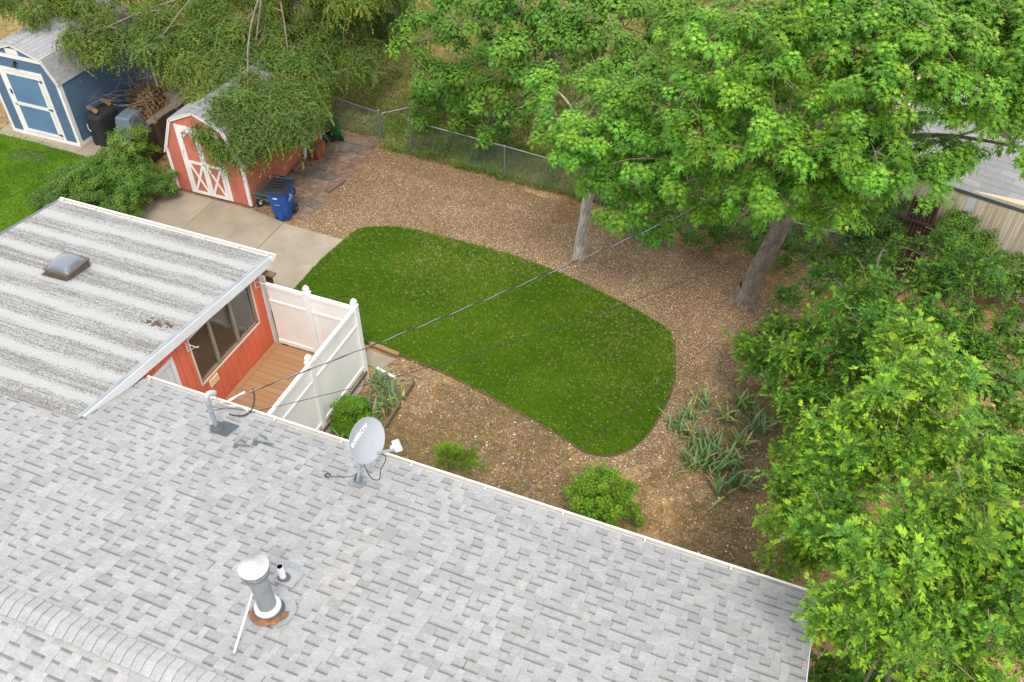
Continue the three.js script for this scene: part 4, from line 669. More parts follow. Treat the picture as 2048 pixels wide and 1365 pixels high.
// ------------------------------------------------------------------ things around the red shed
{ // recycling cart
  const t = thing('recycling_cart', 'blue wheeled recycling cart with black lid and white lettering', 'wheelie bin'), blue = mat(0x0d4f9e, 0.42, { map: paintTex }), G = new THREE.Group();
  const px = document.createElement('canvas'); px.width = 256; px.height = 256; const x = px.getContext('2d'); x.fillStyle = '#0d4f9e'; x.fillRect(0, 0, 256, 256); x.fillStyle = '#dfe6f2'; // a round leaf emblem over two worn lines of letters, too blurred to read
  x.beginPath(); x.arc(120, 62, 26, 0, 7); x.fill(); x.fillRect(112, 80, 14, 34); const q = rng(3); for (const [y, h, n] of [[118, 34, 9], [164, 38, 10]]) for (let i = 0; i < n; i++) { const X = 22 + i * 212 / n; x.fillRect(X, y, 5, h); x.fillRect(X, y + (q() < 0.5 ? 0 : h - 6), 15, 6); if (q() < 0.6) x.fillRect(X + 11, y, 5, h); if (q() < 0.5) x.fillRect(X, y + h / 2 - 3, 14, 6); }
  const print = new THREE.CanvasTexture(px); print.colorSpace = THREE.SRGBColorSpace;
  // body: tapered, rounded sections stacked; local x across, z depth
  const secs = [[0.0, 0.2, 0.21], [0.03, 0.215, 0.225], [0.5, 0.245, 0.27], [0.78, 0.265, 0.305], [0.8, 0.285, 0.325], [0.9, 0.29, 0.335], [0.905, 0.275, 0.32]], ring = (w, d) => { const o = [], c = 0.07; for (const [sx, sz, a0] of [[1, 1, 0], [-1, 1, 90], [-1, -1, 180], [1, -1, 270]]) for (let k = 0; k <= 3; k++) { const a = (a0 + k * 30) * R; o.push([sx * (w - c) + Math.cos(a) * c, sz * (d - c) + Math.sin(a) * c]); } return o; };
  const pos = [], rings = secs.map(([h, w, d]) => ring(w, d).map(([a, b]) => [a, h, b])); for (let i = 0; i + 1 < rings.length; i++) for (let k = 0; k < 16; k++) { const a = rings[i][k], b = rings[i][(k + 1) % 16], c = rings[i + 1][(k + 1) % 16], d = rings[i + 1][k]; for (const p of [a, d, c, a, c, b]) pos.push(...p); }
  for (let k = 1; k < 15; k++) pos.push(...rings[0][0], ...rings[0][k], ...rings[0][k + 1]);
  let body = new THREE.BufferGeometry(); body.setAttribute('position', new THREE.Float32BufferAttribute(pos, 3)); body.computeVertexNormals(); body = toCreasedNormals(body, 0.6); body.setAttribute('uv', new THREE.BufferAttribute(new Float32Array(pos.length / 3 * 2), 2)); put('body', metric(body), blue, t);
  const lid = mat(0x1c1e21, 0.55); const lg = new RoundedBoxGeometry(0.6, 0.045, 0.72, 2, 0.02); { const p = lg.attributes.position; for (let i = 0; i < p.count; i++) { const r = 1 - (p.getX(i) / 0.3) ** 2; p.setY(i, p.getY(i) + 0.04 * Math.max(0, r)); } lg.computeVertexNormals(); } lg.translate(0, 0.925, 0.02); put('lid', lg.toNonIndexed(), lid, t);
  for (const z of [-0.12, 0.0, 0.12]) put('lid_rib', new RoundedBoxGeometry(0.3, 0.016, 0.05, 1, 0.007).translate(0, 0.99, z).toNonIndexed(), lid, t);
  put('handle_bar', rod(new THREE.Vector3(-0.24, 0.9, -0.4), new THREE.Vector3(0.24, 0.9, -0.4), 0.017, 0.017, 10), blue, t); for (const s of [-1, 1]) put('handle_arm', bar(new THREE.Vector3(s * 0.24, 0.87, -0.3), new THREE.Vector3(s * 0.24, 0.9, -0.41), 0.03, 0.05, 0.006), blue, t);
  put('grab_recess', new RoundedBoxGeometry(0.13, 0.16, 0.02, 1, 0.008).translate(0, 0.55, 0.275).toNonIndexed(), blue, t); put('grab_bar', rod(new THREE.Vector3(-0.09, 0.52, 0.3), new THREE.Vector3(0.09, 0.52, 0.3), 0.011), M.galv, t); put('front_channel', new RoundedBoxGeometry(0.13, 0.44, 0.014, 1, 0.006).rotateX(-0.07).translate(0, 0.24, 0.245).toNonIndexed(), blue, t);
  put('serial_plate', new THREE.BoxGeometry(0.12, 0.03, 0.004).rotateX(-0.1).translate(-0.03, 0.715, 0.301).toNonIndexed(), mat(0xd9dfe8, 0.6), t);
  { const g = new THREE.PlaneGeometry(0.3, 0.26); g.rotateY(Math.PI / 2); g.applyMatrix4(new THREE.Matrix4().makeRotationZ(-0.07)); g.translate(0.2645, 0.63, 0.0); put('printed_emblem', g.toNonIndexed(), mat(0xffffff, 0.45, { map: print }), t); }
  for (const s of [-1, 1]) { const w = new THREE.Group(); w.name = 'wheel'; t.add(w); put('tyre', new THREE.TorusGeometry(0.105, 0.032, 8, 20).rotateY(Math.PI / 2).translate(s * 0.24, 0.137, -0.2).toNonIndexed(), M.rubber, w); put('rim', rod(new THREE.Vector3(s * 0.24 - 0.025, 0.137, -0.2), new THREE.Vector3(s * 0.24 + 0.03, 0.137, -0.2), 0.085, 0.085, 14), mat(0x2a2b2d, 0.6), w); put('hub', rod(new THREE.Vector3(s * 0.27, 0.137, -0.2), new THREE.Vector3(s * 0.285, 0.137, -0.2), 0.02), M.galv, w); }
  t.userData.fixed = true; t.position.copy(V(-12.92, 15.93, 0.03)); t.rotation.y = 10 * R;
}
{ // garden wagon
  const t = thing('garden_wagon', 'teal steel mesh garden wagon with black tyres beside the recycling cart', 'wagon'), teal = mat(0x3f7a70, 0.5, { map: grainTex }), z = 0.34, u0 = -13.86, u1 = -13.24, v0 = 15.98, v1 = 16.95;
  for (const [a, b] of [[[u0, v0], [u1, v0]], [[u0, v1], [u1, v1]], [[u0, v0], [u0, v1]], [[u1, v0], [u1, v1]]]) { put('rail', bar(V(a[0], a[1], z + 0.14), V(b[0], b[1], z + 0.14), 0.025, 0.025), teal, t); put('rail', bar(V(a[0], a[1], z), V(b[0], b[1], z), 0.025, 0.025), teal, t); }
  const mesh = []; for (let u = u0 + 0.03; u < u1; u += 0.03) mesh.push(rod(V(u, v0, z), V(u, v1, z), 0.003, 0.003, 4)); for (let v = v0 + 0.03; v < v1; v += 0.06) mesh.push(rod(V(u0, v, z), V(u1, v, z), 0.003, 0.003, 4)); for (let u = u0 + 0.04; u < u1; u += 0.04) mesh.push(rod(V(u, v0, z), V(u, v0, z + 0.14), 0.0025, 0.0025, 4)); put('mesh', merge(mesh), mat(0x47584f, 0.6), t);
  for (const v of [v0 + 0.3, v0 + 0.62]) put('cross_bar', bar(V(u0, v, z - 0.012), V(u1, v, z - 0.012), 0.012, 0.05), teal, t);
  for (const [u, v] of [[u0 + 0.09, v0 + 0.1], [u1 - 0.02, v0 + 0.1], [u0 + 0.02, v1 - 0.15], [u1 - 0.02, v1 - 0.15]]) { const w = new THREE.Group(); w.name = 'wheel'; t.add(w); put('tyre', new THREE.TorusGeometry(0.1, 0.042, 8, 20).rotateY(Math.PI / 2 - 0.3).translate(u, 0.145, -v).toNonIndexed(), M.rubber, w); put('rim', new THREE.CylinderGeometry(0.07, 0.07, 0.05, 14).rotateZ(Math.PI / 2).rotateY(-0.3).translate(u, 0.145, -v).toNonIndexed(), mat(0xc9ccd0, 0.5), w); }
  put('axle', rod(V(u0, v0 + 0.1, 0.15), V(u1, v0 + 0.1, 0.15), 0.014), M.black, t); put('axle', rod(V(u0, v1 - 0.15, 0.15), V(u1, v1 - 0.15, 0.15), 0.014), M.black, t); put('handle', wireTube([V(u0 + 0.28, v0 + 0.02, 0.2), V(u0 + 0.3, v0 + 0.1, 0.45), V(u0 + 0.34, v0 + 0.6, 0.55), V(u0 + 0.36, v0 + 0.85, 0.56)], 0.015, 16), M.black, t); put('handle_grip', rod(V(u0 + 0.28, v0 + 0.86, 0.56), V(u0 + 0.44, v0 + 0.86, 0.56), 0.018), M.black, t);
}
{ // bricks stacked against the shed
  const bm = [0xb06a3e, 0xa66038, 0xbb7648].map((c) => mat(c, 0.9, { map: grainTex })), shp = (w, d) => { const s = new THREE.Shape([[-w / 2, -d / 2], [w / 2, -d / 2], [w / 2, d / 2], [-w / 2, d / 2]].map((p) => new THREE.Vector2(...p))); for (let i = 0; i < 5; i++) for (const y of [-d / 4, d / 4]) { const h = new THREE.Path(); h.absarc(-w / 2 + (i + 0.5) * w / 5, y, 0.0125, 0, 6.283, true); s.holes.push(h); } return s; };
  const bg = new THREE.ExtrudeGeometry(shp(0.2, 0.12), { depth: 0.15, bevelEnabled: false, curveSegments: 6 }); bg.rotateX(-Math.PI / 2); const mg = metric(bg); let i = 0;
  const label = 'orange perforated clay brick in the stack beside the red shed';
  for (const h of [0.028, 0.18]) for (const [u, v, a] of [[-13.72, 18.72, 1.5], [-13.58, 18.76, 1.62], [-13.7, 18.94, 1.55], [-13.57, 18.98, 1.6], [-13.68, 19.16, 1.5]]) { const b = put('brick', mg, bm[i++ % 3], scene); b.position.copy(V(u, v, h)); b.rotation.y = a; describe(b, label, 'brick', 'bricks stacked beside the red shed'); }
  const cb = thing('concrete_block', 'grey stained block sitting on the orange brick stack', 'block'); put('block', box(-13.8, -13.58, 18.66, 18.86, 0.331, 0.43, 0.012), mat(0x6d6256, 0.95, { map: grainTex }), cb); put('block_face', box(-13.79, -13.59, 18.652, 18.6595, 0.335, 0.425), mat(0x3b332c, 0.95), cb);
  const pl = thing('leaning_plank', 'weathered plank leaning on the red shed behind the bricks', 'plank'); put('plank', bar(V(-13.84, 18.6, 0.03), V(-13.9, 19.15, 0.78), 0.03, 0.2), M.oldWood, pl); put('batten', bar(V(-13.865, 18.5, 0.03), V(-13.87, 18.62, 0.4), 0.03, 0.1), M.whiteTrim, pl);
  const tb = thing('landscape_timber', 'short squared timber lying along the red shed wall', 'timber'); put('timber', bar(V(-13.84, 17.85, 0.08), V(-13.86, 18.5, 0.08), 0.1, 0.1, 0.01), mat(0x9a7a52, 0.95, { map: woodTexAcross }), tb);
  const t2 = thing('edging_timber', 'weathered edging timber at the gravel side of the flagstones', 'timber'); put('timber', bar(V(-12.42, 17.3, 0.05), V(-12.3, 18.0, 0.05), 0.12, 0.08, 0.01), M.oldWood, t2);
}
{ // wheelbarrow tipped against the shed's far corner
  const t = thing('wheelbarrow', 'green wheelbarrow tipped on end against the red shed corner', 'wheelbarrow'), G = mat(0x1f5a38, 0.5, { side: THREE.DoubleSide, map: grainTex }), B = new THREE.Vector3(-13.42, 0, -20.0);
  const N = 18, pos = [], P = (a, k) => { const w = k === 0 ? 0.34 : 0.25, l = k === 0 ? 0.46 : 0.3; return new THREE.Vector3(Math.cos(a) * w, Math.sin(a) * l + 0.47, k === 0 ? 0.0 : -0.24); }; for (let i = 0; i < N; i++) { const a = i / N * 6.2832, b = (i + 1) / N * 6.2832, q = [P(a, 0), P(b, 0), P(b, 1), P(a, 1)]; for (const k of [0, 1, 2, 0, 2, 3]) pos.push(...q[k].toArray()); const c = new THREE.Vector3(0, 0.47, -0.25); for (const p of [P(a, 1), P(b, 1), c]) pos.push(...p.toArray()); }
  const g = new THREE.BufferGeometry(); g.setAttribute('position', new THREE.Float32BufferAttribute(pos, 3)); g.computeVertexNormals(); const tray = toCreasedNormals(g, 0.7); tray.rotateX(-0.25); tray.rotateY(2.2); tray.translate(B.x, B.y, B.z); put('tray', metric(tray), G, t);
  const L = (x, y, z) => new THREE.Vector3(x, y, z).applyAxisAngle(new THREE.Vector3(1, 0, 0), -0.25).applyAxisAngle(new THREE.Vector3(0, 1, 0), 2.2).add(B);
  for (const s of [-1, 1]) { put('handle', bar(L(s * 0.12, -0.0 + 0.12, -0.3), L(s * 0.3, 1.35, -0.28), 0.035, 0.035, 0.006), s > 0 ? M.oldWood : M.darkWood, t); put('leg', wireTube([L(s * 0.2, 0.7, -0.3), L(s * 0.22, 0.85, -0.55), L(s * 0.2, 1.0, -0.3)], 0.012, 12), M.black, t); }
  const w = new THREE.Group(); w.name = 'wheel'; t.add(w); const tc = L(0, 0.24, -0.42); put('tyre', new THREE.TorusGeometry(0.15, 0.045, 10, 24).rotateY(Math.PI / 2 + 2.2).translate(tc.x, tc.y, tc.z).toNonIndexed(), M.rubber, w); put('rim', new THREE.CylinderGeometry(0.11, 0.11, 0.05, 18).rotateZ(Math.PI / 2).rotateY(2.2).translate(tc.x, tc.y, tc.z).toNonIndexed(), mat(0x2b4a33, 0.6), w);
}
// ------------------------------------------------------------------ wire fence along the back
{
  const t = thing('chain_link_fence', 'galvanised chain link fence with top rail behind the gravel', 'fence'), Z = M.galv, line = [[-19.2, 21.0], [-15.6, 20.8], [-12.28, 20.22], [-11.25, 20.13], [-8.16, 19.85], [-5.0, 19.5], [-1.9, 19.3], [1.2, 19.1]], H = 1.02, wire = [];
  line.forEach(([u, v], i) => { const g = new THREE.Group(); g.name = 'post'; t.add(g); put('tube', rod(V(u, v, 0), V(u, v, H + (i > 3 ? 0 : 0.06)), i > 3 || i < 2 ? 0.022 : 0.031, undefined, 10), Z, g); put('cap', new THREE.SphereGeometry(0.034, 10, 6).translate(u, H + (i > 3 ? 0.0 : 0.06), -v).toNonIndexed(), Z, g); for (const h of [0.35, 0.7]) put('tie', rod(V(u, v, h), V(u, v, h + 0.02), 0.034, undefined, 8), Z, g); });
  for (let i = 0; i + 1 < line.length; i++) {
    if (i === 2) continue; const [a, b] = line[i], [c, d] = line[i + 1], L = Math.hypot(c - a, d - b); put('top_rail', rod(V(a, b, H), V(c, d, H), 0.02, undefined, 8), Z, t);
    for (let s = -H; s < L; s += 0.075) for (const k of [1, -1]) { let x0 = s, x1 = s + H, h0 = k > 0 ? 0.03 : H, h1 = k > 0 ? H : 0.03; if (x0 < 0) { h0 = lerp(h0, h1, -x0 / H); x0 = 0; } if (x1 > L) { h1 = lerp(h0, h1, (L - x0) / (x1 - x0)); x1 = L; } if (x1 - x0 < 0.02) continue; wire.push(rod(V(lerp(a, c, x0 / L), lerp(b, d, x0 / L), h0), V(lerp(a, c, x1 / L), lerp(b, d, x1 / L), h1), 0.0016, 0.0016, 3, true)); }
  }
  put('wire_mesh', merge(wire), M.galvDull, t, 'stuff');
  const g = thing('chain_link_gate', 'narrow galvanised gate frame standing open beside the flagstones', 'gate'); put('frame', wireTube([V(-12.18, 20.24, 0.06), V(-12.18, 20.24, 0.98), V(-12.0, 20.42, 1.0), V(-11.55, 20.85, 1.0), V(-11.5, 20.9, 0.96), V(-11.5, 20.9, 0.06)], 0.018, 60, 8), Z, g); put('bottom_rail', rod(V(-12.18, 20.24, 0.08), V(-11.5, 20.9, 0.08), 0.016), Z, g); put('hinge', rod(V(-12.28, 20.22, 0.78), V(-12.18, 20.24, 0.78), 0.014), Z, g);
}
// ------------------------------------------------------------------ beds beside the deck
{
  const t = thing('bed_edging', 'weathered brown timber edging the bed beside the white fence', 'edging'); put('timber', bar(V(-6.92, 11.58, 0.06), V(-6.84, 8.3, 0.06), 0.05, 0.15), M.oldWood, t);
  const s = thing('downspout_extension', 'white metal downspout extension lying on the soil by the fence corner', 'downspout'); put('pipe', bar(V(-7.86, 11.66, 0.07), V(-7.36, 11.56, 0.05), 0.085, 0.065, 0.01), M.white, s); put('lip', bar(V(-7.365, 11.561, 0.05), V(-7.345, 11.557, 0.05), 0.095, 0.075), M.white, s);
  const k = thing('concrete_paver', 'square concrete paver on the soil outside the white fence', 'paver'); put('paver', slab([[-8.35, 11.72], [-7.78, 11.72], [-7.62, 12.12], [-8.35, 12.16]], -0.02, 0.03, 0.008), concB, k);
  const l = thing('curb_block', 'tan rounded concrete edging block between paver and turf', 'edging'); put('block', bar(V(-8.4, 12.33, 0.045), V(-7.62, 12.24, 0.045), 0.1, 0.11, 0.03), mat(0xa58a72, 0.9, { map: concTex }), l);
  const e = thing('lawn_edging', 'thin brown edging strip around the lower border of the turf', 'edging'), pts = LAWN.filter(([u, v]) => (v < 12.34 && u > -7.8) || (u > -2.1 && v < 15.2)).sort((a, b) => Math.atan2(a[1] - 13.6, a[0] + 5) - Math.atan2(b[1] - 13.6, b[0] + 5));
  for (let i = 0; i + 1 < pts.length; i++) { const [a, b] = [pts[i], pts[i + 1]]; if (Math.hypot(a[0] - b[0], a[1] - b[1]) > 1.2) continue; const dx = b[0] - a[0], dy = b[1] - a[1], L = Math.hypot(dx, dy), o = 0.02; put('strip', bar(V(a[0] + dy / L * o, a[1] - dx / L * o, 0.018), V(b[0] + dy / L * o, b[1] - dx / L * o, 0.018), 0.035, 0.026), mat(0x7c5d48, 0.95, { map: grainTex }), e); }
}
// ------------------------------------------------------------------ the neighbour's side by the blue shed
{
  const w = thing('plank_fence', 'dark weathered plank fence between the two sheds', 'fence'), r = rng(61), ms = [M.darkWood, mat(0x5b4a3c, 0.95, { map: woodTex }), mat(0x66513f, 0.95, { map: woodTex })];
  for (let v = 15.7; v < 21; v += 0.19) put('plank', box(-17.93 - 0.015 * r(), -17.9, v, v + 0.182, 0.0, 1.0 + 0.08 * r()), ms[Math.floor(r() * 3)], w); put('rail', box(-18.0, -17.946, 15.7, 21.0, 0.86, 0.95), M.oldWood, w); put('rail', box(-18.0, -17.946, 15.7, 21.0, 0.2, 0.29), M.oldWood, w);
  const sill = thing('timber_sill', 'long grey timber lying along the plank fence', 'timber'); put('timber', bar(V(-18.6, 17.3, 0.12), V(-18.75, 20.4, 0.12), 0.16, 0.14, 0.01), M.oldWood, sill);
}
{ // covered grill: a draped cloth
  const t = thing('covered_grill', 'black cloth cover draped over a grill beside the blue shed', 'grill cover'), N = 40, K = 12, pos = [], idx = [], uv = [], P = (i, k) => { const a = i / N * 6.2832, f = k / K, sx = 0.29, sz = 0.42, ca = Math.cos(a), sa = Math.sin(a), m = 1 / Math.pow(Math.pow(Math.abs(ca), 5) + Math.pow(Math.abs(sa), 5), 0.2), top = f < 0.25, q = top ? f / 0.25 : 1, fold = top ? 0 : 0.035 * Math.sin(a * 9 + 1.5 * Math.sin(a * 3)) * (f - 0.25) / 0.75, s = q * (1 + (top ? 0 : 0.08 * (f - 0.25))); return V(-19.92 + ca * m * sx * s + ca * fold, 17.35 + sa * m * sz * s + sa * fold, top ? 1.02 + 0.03 * Math.cos(q * 1.5) - 0.05 * q * q + 0.02 * Math.sin(a * 2) : lerp(0.98, 0.05, (f - 0.25) / 0.75)); };
  for (let k = 0; k <= K; k++) for (let i = 0; i <= N; i++) { const p = P(i % N, k); pos.push(p.x, p.y, p.z); uv.push(i / N, k / K); } for (let k = 0; k < K; k++) for (let i = 0; i < N; i++) { const a = k * (N + 1) + i, b = a + N + 1; idx.push(a, a + 1, b, b, a + 1, b + 1); } const g = new THREE.BufferGeometry(); g.setAttribute('position', new THREE.Float32BufferAttribute(pos, 3)); g.setAttribute('uv', new THREE.Float32BufferAttribute(uv, 2)); g.setIndex(idx); g.computeVertexNormals(); put('cover', g.toNonIndexed(), mat(0x1b1c1f, 0.75, { side: THREE.DoubleSide }), t);
  put('wheel', new THREE.CylinderGeometry(0.05, 0.05, 0.03, 14).rotateZ(1.57).translate(-19.62, 0.1, -16.93).toNonIndexed(), M.rubber, t); put('tie_cord', wireTube([V(-20.1, 16.88, 0.75), V(-20.08, 16.86, 0.6), V(-20.0, 16.85, 0.55)], 0.012, 10), mat(0xcfcac0, 0.8), t);
}
{ // upturned tub on stacked tubs
  const t = thing('storage_tub', 'grey blue plastic tubs stacked upside down by the covered grill', 'tub'), m = mat(0x6d7d8b, 0.5, { map: paintTex }), tub = (w, d, h0, h1, k) => { const g = new RoundedBoxGeometry(w, h1 - h0, d, 3, 0.05), p = g.attributes.position; for (let i = 0; i < p.count; i++) { const f = (p.getY(i) / (h1 - h0) + 0.5), s = lerp(1, k, f); p.setX(i, p.getX(i) * s); p.setZ(i, p.getZ(i) * s); } g.computeVertexNormals(); g.rotateY(0.12); g.translate(-19.33, (h0 + h1) / 2, -17.72); return g.toNonIndexed(); };
  put('tub', tub(0.6, 0.76, 0.3, 0.83, 0.78), m, t); put('tub', tub(0.64, 0.8, 0.21, 0.315, 0.96), m, t); put('tub', tub(0.62, 0.78, 0.12, 0.225, 0.97), m, t); put('tub', tub(0.6, 0.76, 0.05, 0.135, 0.98), m, t); put('rim', tub(0.67, 0.83, 0.27, 0.3, 1), m, t);
}
{ // firewood: a stack of split logs along the blue shed, two logs on the cover
  const r = rng(909), bk = mat(0x7a6a5a, 0.95, { map: M.bark.map }), ends = [0xc09a66, 0xb08852, 0xa37c4c].map((c) => mat(c, 0.9)), logs = [];
  const log = (a, b, rad, label, group) => { const t = thing('firewood_log', label, 'log', group); put('bark', limb([a, a.clone().lerp(b, 0.5), b], rad, rad * 0.95, 4, 9, 0.12, logs.length + 3), bk, t); for (const [p, q] of [[a, b], [b, a]]) { const d = p.clone().sub(q).normalize(); put('cut_end', rod(p.clone().addScaledVector(d, -0.01), p.clone().addScaledVector(d, 0.004), rad * 0.93, rad * 0.93, 9), ends[Math.floor(r() * 3)], t); } logs.push(t); };
  for (let j = 0; j < 6; j++) for (let i = 0; i < 7 - (j > 3 ? j - 3 : 0); i++) { const v = 18.6 + i * 0.17 + (j % 2) * 0.08, h = 0.14 + j * 0.145, o = (r() - 0.5) * 0.08; log(V(-20.1 + o, v, h), V(-19.65 + o, v + 0.02, h + (r() - 0.5) * 0.02), 0.066 + 0.016 * r(), 'split firewood log stacked against the blue shed', 'firewood stacked against the blue shed'); }
  log(V(-20.18, 17.2, 1.12), V(-19.82, 17.08, 1.12), 0.075, 'pale birch log lying on the black grill cover'); log(V(-20.14, 17.72, 1.1), V(-19.8, 17.62, 1.1), 0.07, 'dark log lying at the back of the black grill cover');
  const hoe = thing('garden_cultivator', 'long wooden handled garden cultivator leaning over the firewood', 'garden tool'); put('handle', rod(V(-19.2, 18.6, 0.2), V(-20.36, 19.1, 1.42), 0.017, 0.015, 8), mat(0x9c6f55, 0.8), hoe); for (const o of [-0.08, 0, 0.08]) put('tine', wireTube([V(-19.22, 18.6, 0.22), V(-19.15 + o, 18.55 + o, 0.28), V(-19.06 + o, 18.5 + o, 0.2), V(-19.04 + o, 18.5 + o, 0.06)], 0.008, 10), M.galvDull, hoe);
  // dead branches thrown over the stack
  const tw = []; const q = rng(15); for (let i = 0; i < 170; i++) { let p = V(-20.2 + q() * 2.3, 17.6 + q() * 3.4, 0.7 + q() * 0.9), d = new THREE.Vector3(q() - 0.5, q() * 0.5 - 0.1, q() - 0.5).normalize(); const pts = [p.clone()]; for (let k = 0; k < 4; k++) { d.add(new THREE.Vector3(q() - 0.5, q() - 0.62, q() - 0.5).multiplyScalar(0.7)).normalize(); p = p.clone().addScaledVector(d, 0.14 + 0.12 * q()); pts.push(p); } tw.push(new THREE.TubeGeometry(new THREE.CatmullRomCurve3(pts), 8, 0.004 + 0.006 * q() * q(), 4, false).toNonIndexed()); }
  describe(put('dead_branches', merge(tw), M.deadTwig, scene), 'tangle of dead bare branches over the firewood beside the blue shed', 'branches', null, 'stuff');
}
// ------------------------------------------------------------------ the neighbour beyond the maple
{
  const t = thing('neighbour_house', 'cream vertical board house with grey shingle roof beyond the maple', 'house'), bd = [0xe6d6bf, 0xeadcc6, 0xe0cfb7].map((c) => mat(c, 0.85, { map: woodTex })), r = rng(71), EH = 2.5, EV = 19.85, slope = (u) => EV - 0.19 * (u - 2.5);
  put('wall', slab([[1.5, slope(1.5) + 0.08], [8, slope(8) + 0.08], [8, 26], [1.5, 26]], 0, EH - 0.02), mat(0xb9a88f, 0.9), t);
  for (let u = 1.5; u < 8; u += 0.21) put('wall_board', bar(V(u + 0.1, slope(u) + 0.062, 0.02), V(u + 0.1, slope(u) + 0.062, EH - 0.03), 0.2, 0.02, 0, -0.187), u > 3.2 && u < 3.4 ? mat(0xb5b7bb, 0.8) : bd[Math.floor(r() * 3)], t);
  const K = 0.3, up = new THREE.Vector3(0.187, K, -1).normalize(), x = new THREE.Vector3(-1, 0, 0).sub(up.clone().multiplyScalar(new THREE.Vector3(-1, 0, 0).dot(up))).normalize(), f = slopeFrame(V(2.5, EV, EH), x, up), rf = new THREE.Group(); rf.name = 'roof'; t.add(rf);
  const dg = new THREE.BoxGeometry(7.5, 0.1, 2.9); dg.translate(-2.6, -0.055, 1.45); dg.applyMatrix4(f); put('roof_deck', metric(dg), mat(0x5a5c5e, 0.9), rf);
  const tone = (q) => { const k = 0.36 * (0.88 + 0.24 * q()), p = q() < 0.2 ? 0.02 : 0; return [k * (1 + p), k, k]; }; layShingles(shingles(r, f, -6.3, 1.1, 2.9, 0.2, { random: false, w: 0.62, tone }), 150, rf, shingleMat);
  const d = thing('cedar_deck', 'orange stained cedar deck beyond the neighbour roof', 'deck'), om = [0xc27a3a, 0xb86f32, 0xcc8646].map((c) => mat(c, 0.75, { map: woodTex })); put('frame', box(3.4, 8.4, 27.2, 29.6, 0, 0.46), mat(0x7b5230, 0.9), d); for (let u = 3.4; u < 8.3; u += 0.15) put('board', box(u, u + 0.142, 27.15, 29.65, 0.46, 0.49), om[Math.floor(r() * 3)], d);
  const a = thing('red_cushion', 'red seat cushion lying on the cedar deck', 'cushion'); put('cushion', new RoundedBoxGeometry(0.5, 0.14, 0.5, 3, 0.06).translate(5.35, 0.57, -28.6).toNonIndexed(), mat(0xc0232e, 0.8), a); const b = thing('blue_cooler', 'blue plastic cooler with white lid on the cedar deck', 'cooler'); put('box', new RoundedBoxGeometry(0.45, 0.3, 0.35, 2, 0.03).translate(4.85, 0.65, -28.7).toNonIndexed(), mat(0x3f6ea5, 0.5), b); put('lid', new RoundedBoxGeometry(0.47, 0.06, 0.37, 2, 0.02).translate(4.85, 0.83, -28.7).toNonIndexed(), M.white, b);
  const y = thing('neighbour_patio', 'pale concrete yard between the cedar deck and the grey roof', 'patio', null, 'structure'); put('slab', slab([[1.5, 26.2], [9, 26.2], [9, 33], [2.2, 33]], -0.02, 0.03, 0.005), M.concrete, y);
  const g = thing('log_screen', 'dark brown half log screen standing in the ivy', 'fence'), dm = [M.darkWood, mat(0x503c30, 0.95, { map: woodTex })]; for (let i = 0; i < 7; i++) put('log', limb([V(2.3 + i * 0.085, 19.5 - 0.02 * i, 0), V(2.3 + i * 0.085, 19.5 - 0.02 * i, 1.2), V(2.3 + i * 0.085, 19.5 - 0.02 * i, 2.2 + 0.03 * (i % 2))], 0.048, 0.045, 4, 8, 0.05, i + 3), dm[i % 2], g); put('cap_rail', bar(V(2.25, 19.44, 1.6), V(2.9, 19.31, 1.6), 0.06, 0.05), M.darkWood, g);
}

// ------------------------------------------------------------------ foliage
const leafMat = new THREE.MeshPhysicalMaterial({ color: 0xffffff, roughness: 0.6, specularIntensity: 0.3, transmission: 0.3, thickness: 0, vertexColors: true, side: THREE.DoubleSide });
// collects small faces with a colour each
class Leaves {
  constructor() { this.p = []; this.c = []; }
  tri(a, b, c, k) { for (const q of [a, b, c]) { this.p.push(q.x, q.y, q.z); this.c.push(k[0], k[1], k[2]); } }
  // shape: triangles in leaf space (x along the leaf, y across), folded along the midrib and drooping
  leaf(o, dir, side, len, tris, fold, droop, k) {
    const nrm = new THREE.Vector3().crossVectors(side, dir).normalize(), P = ([x, y]) => o.clone().addScaledVector(dir, x * len).addScaledVector(side, y * len).addScaledVector(nrm, (Math.abs(y) * fold - droop * x * x) * len);
    for (const [a, b, c] of tris) this.tri(P(a), P(b), P(c), k);
  }
  geo() { const g = new THREE.BufferGeometry(); g.setAttribute('position', new THREE.Float32BufferAttribute(this.p, 3)); g.setAttribute('color', new THREE.Float32BufferAttribute(this.c, 3)); g.computeVertexNormals(); return g; }
}
const MAPLE = (() => { const t = [[[0.48, -0.12], [1, 0], [0.48, 0.12]], [[0, 0], [0.48, -0.12], [0.48, 0.12]]]; for (const s of [1, -1]) t.push([[0.26, 0.16 * s], [0.7, 0.5 * s], [0.48, 0.12 * s]], [[0, 0], [0.26, 0.16 * s], [0.48, 0.12 * s]], [[0, 0], [0.2, 0.42 * s], [0.27, 0.15 * s]]); return t; })();
const OVAL = [[[0, 0], [0.45, -0.27], [0.45, 0]], [[0.45, -0.27], [1, 0], [0.45, 0]], [[0, 0], [0.45, 0], [0.45, 0.27]], [[0.45, 0], [1, 0], [0.45, 0.27]]];
const BROAD = [[[0, 0], [0.4, -0.36], [0.45, 0]], [[0.4, -0.36], [1, 0], [0.45, 0]], [[0, 0], [0.45, 0], [0.4, 0.36]], [[0.45, 0], [1, 0], [0.4, 0.36]]];
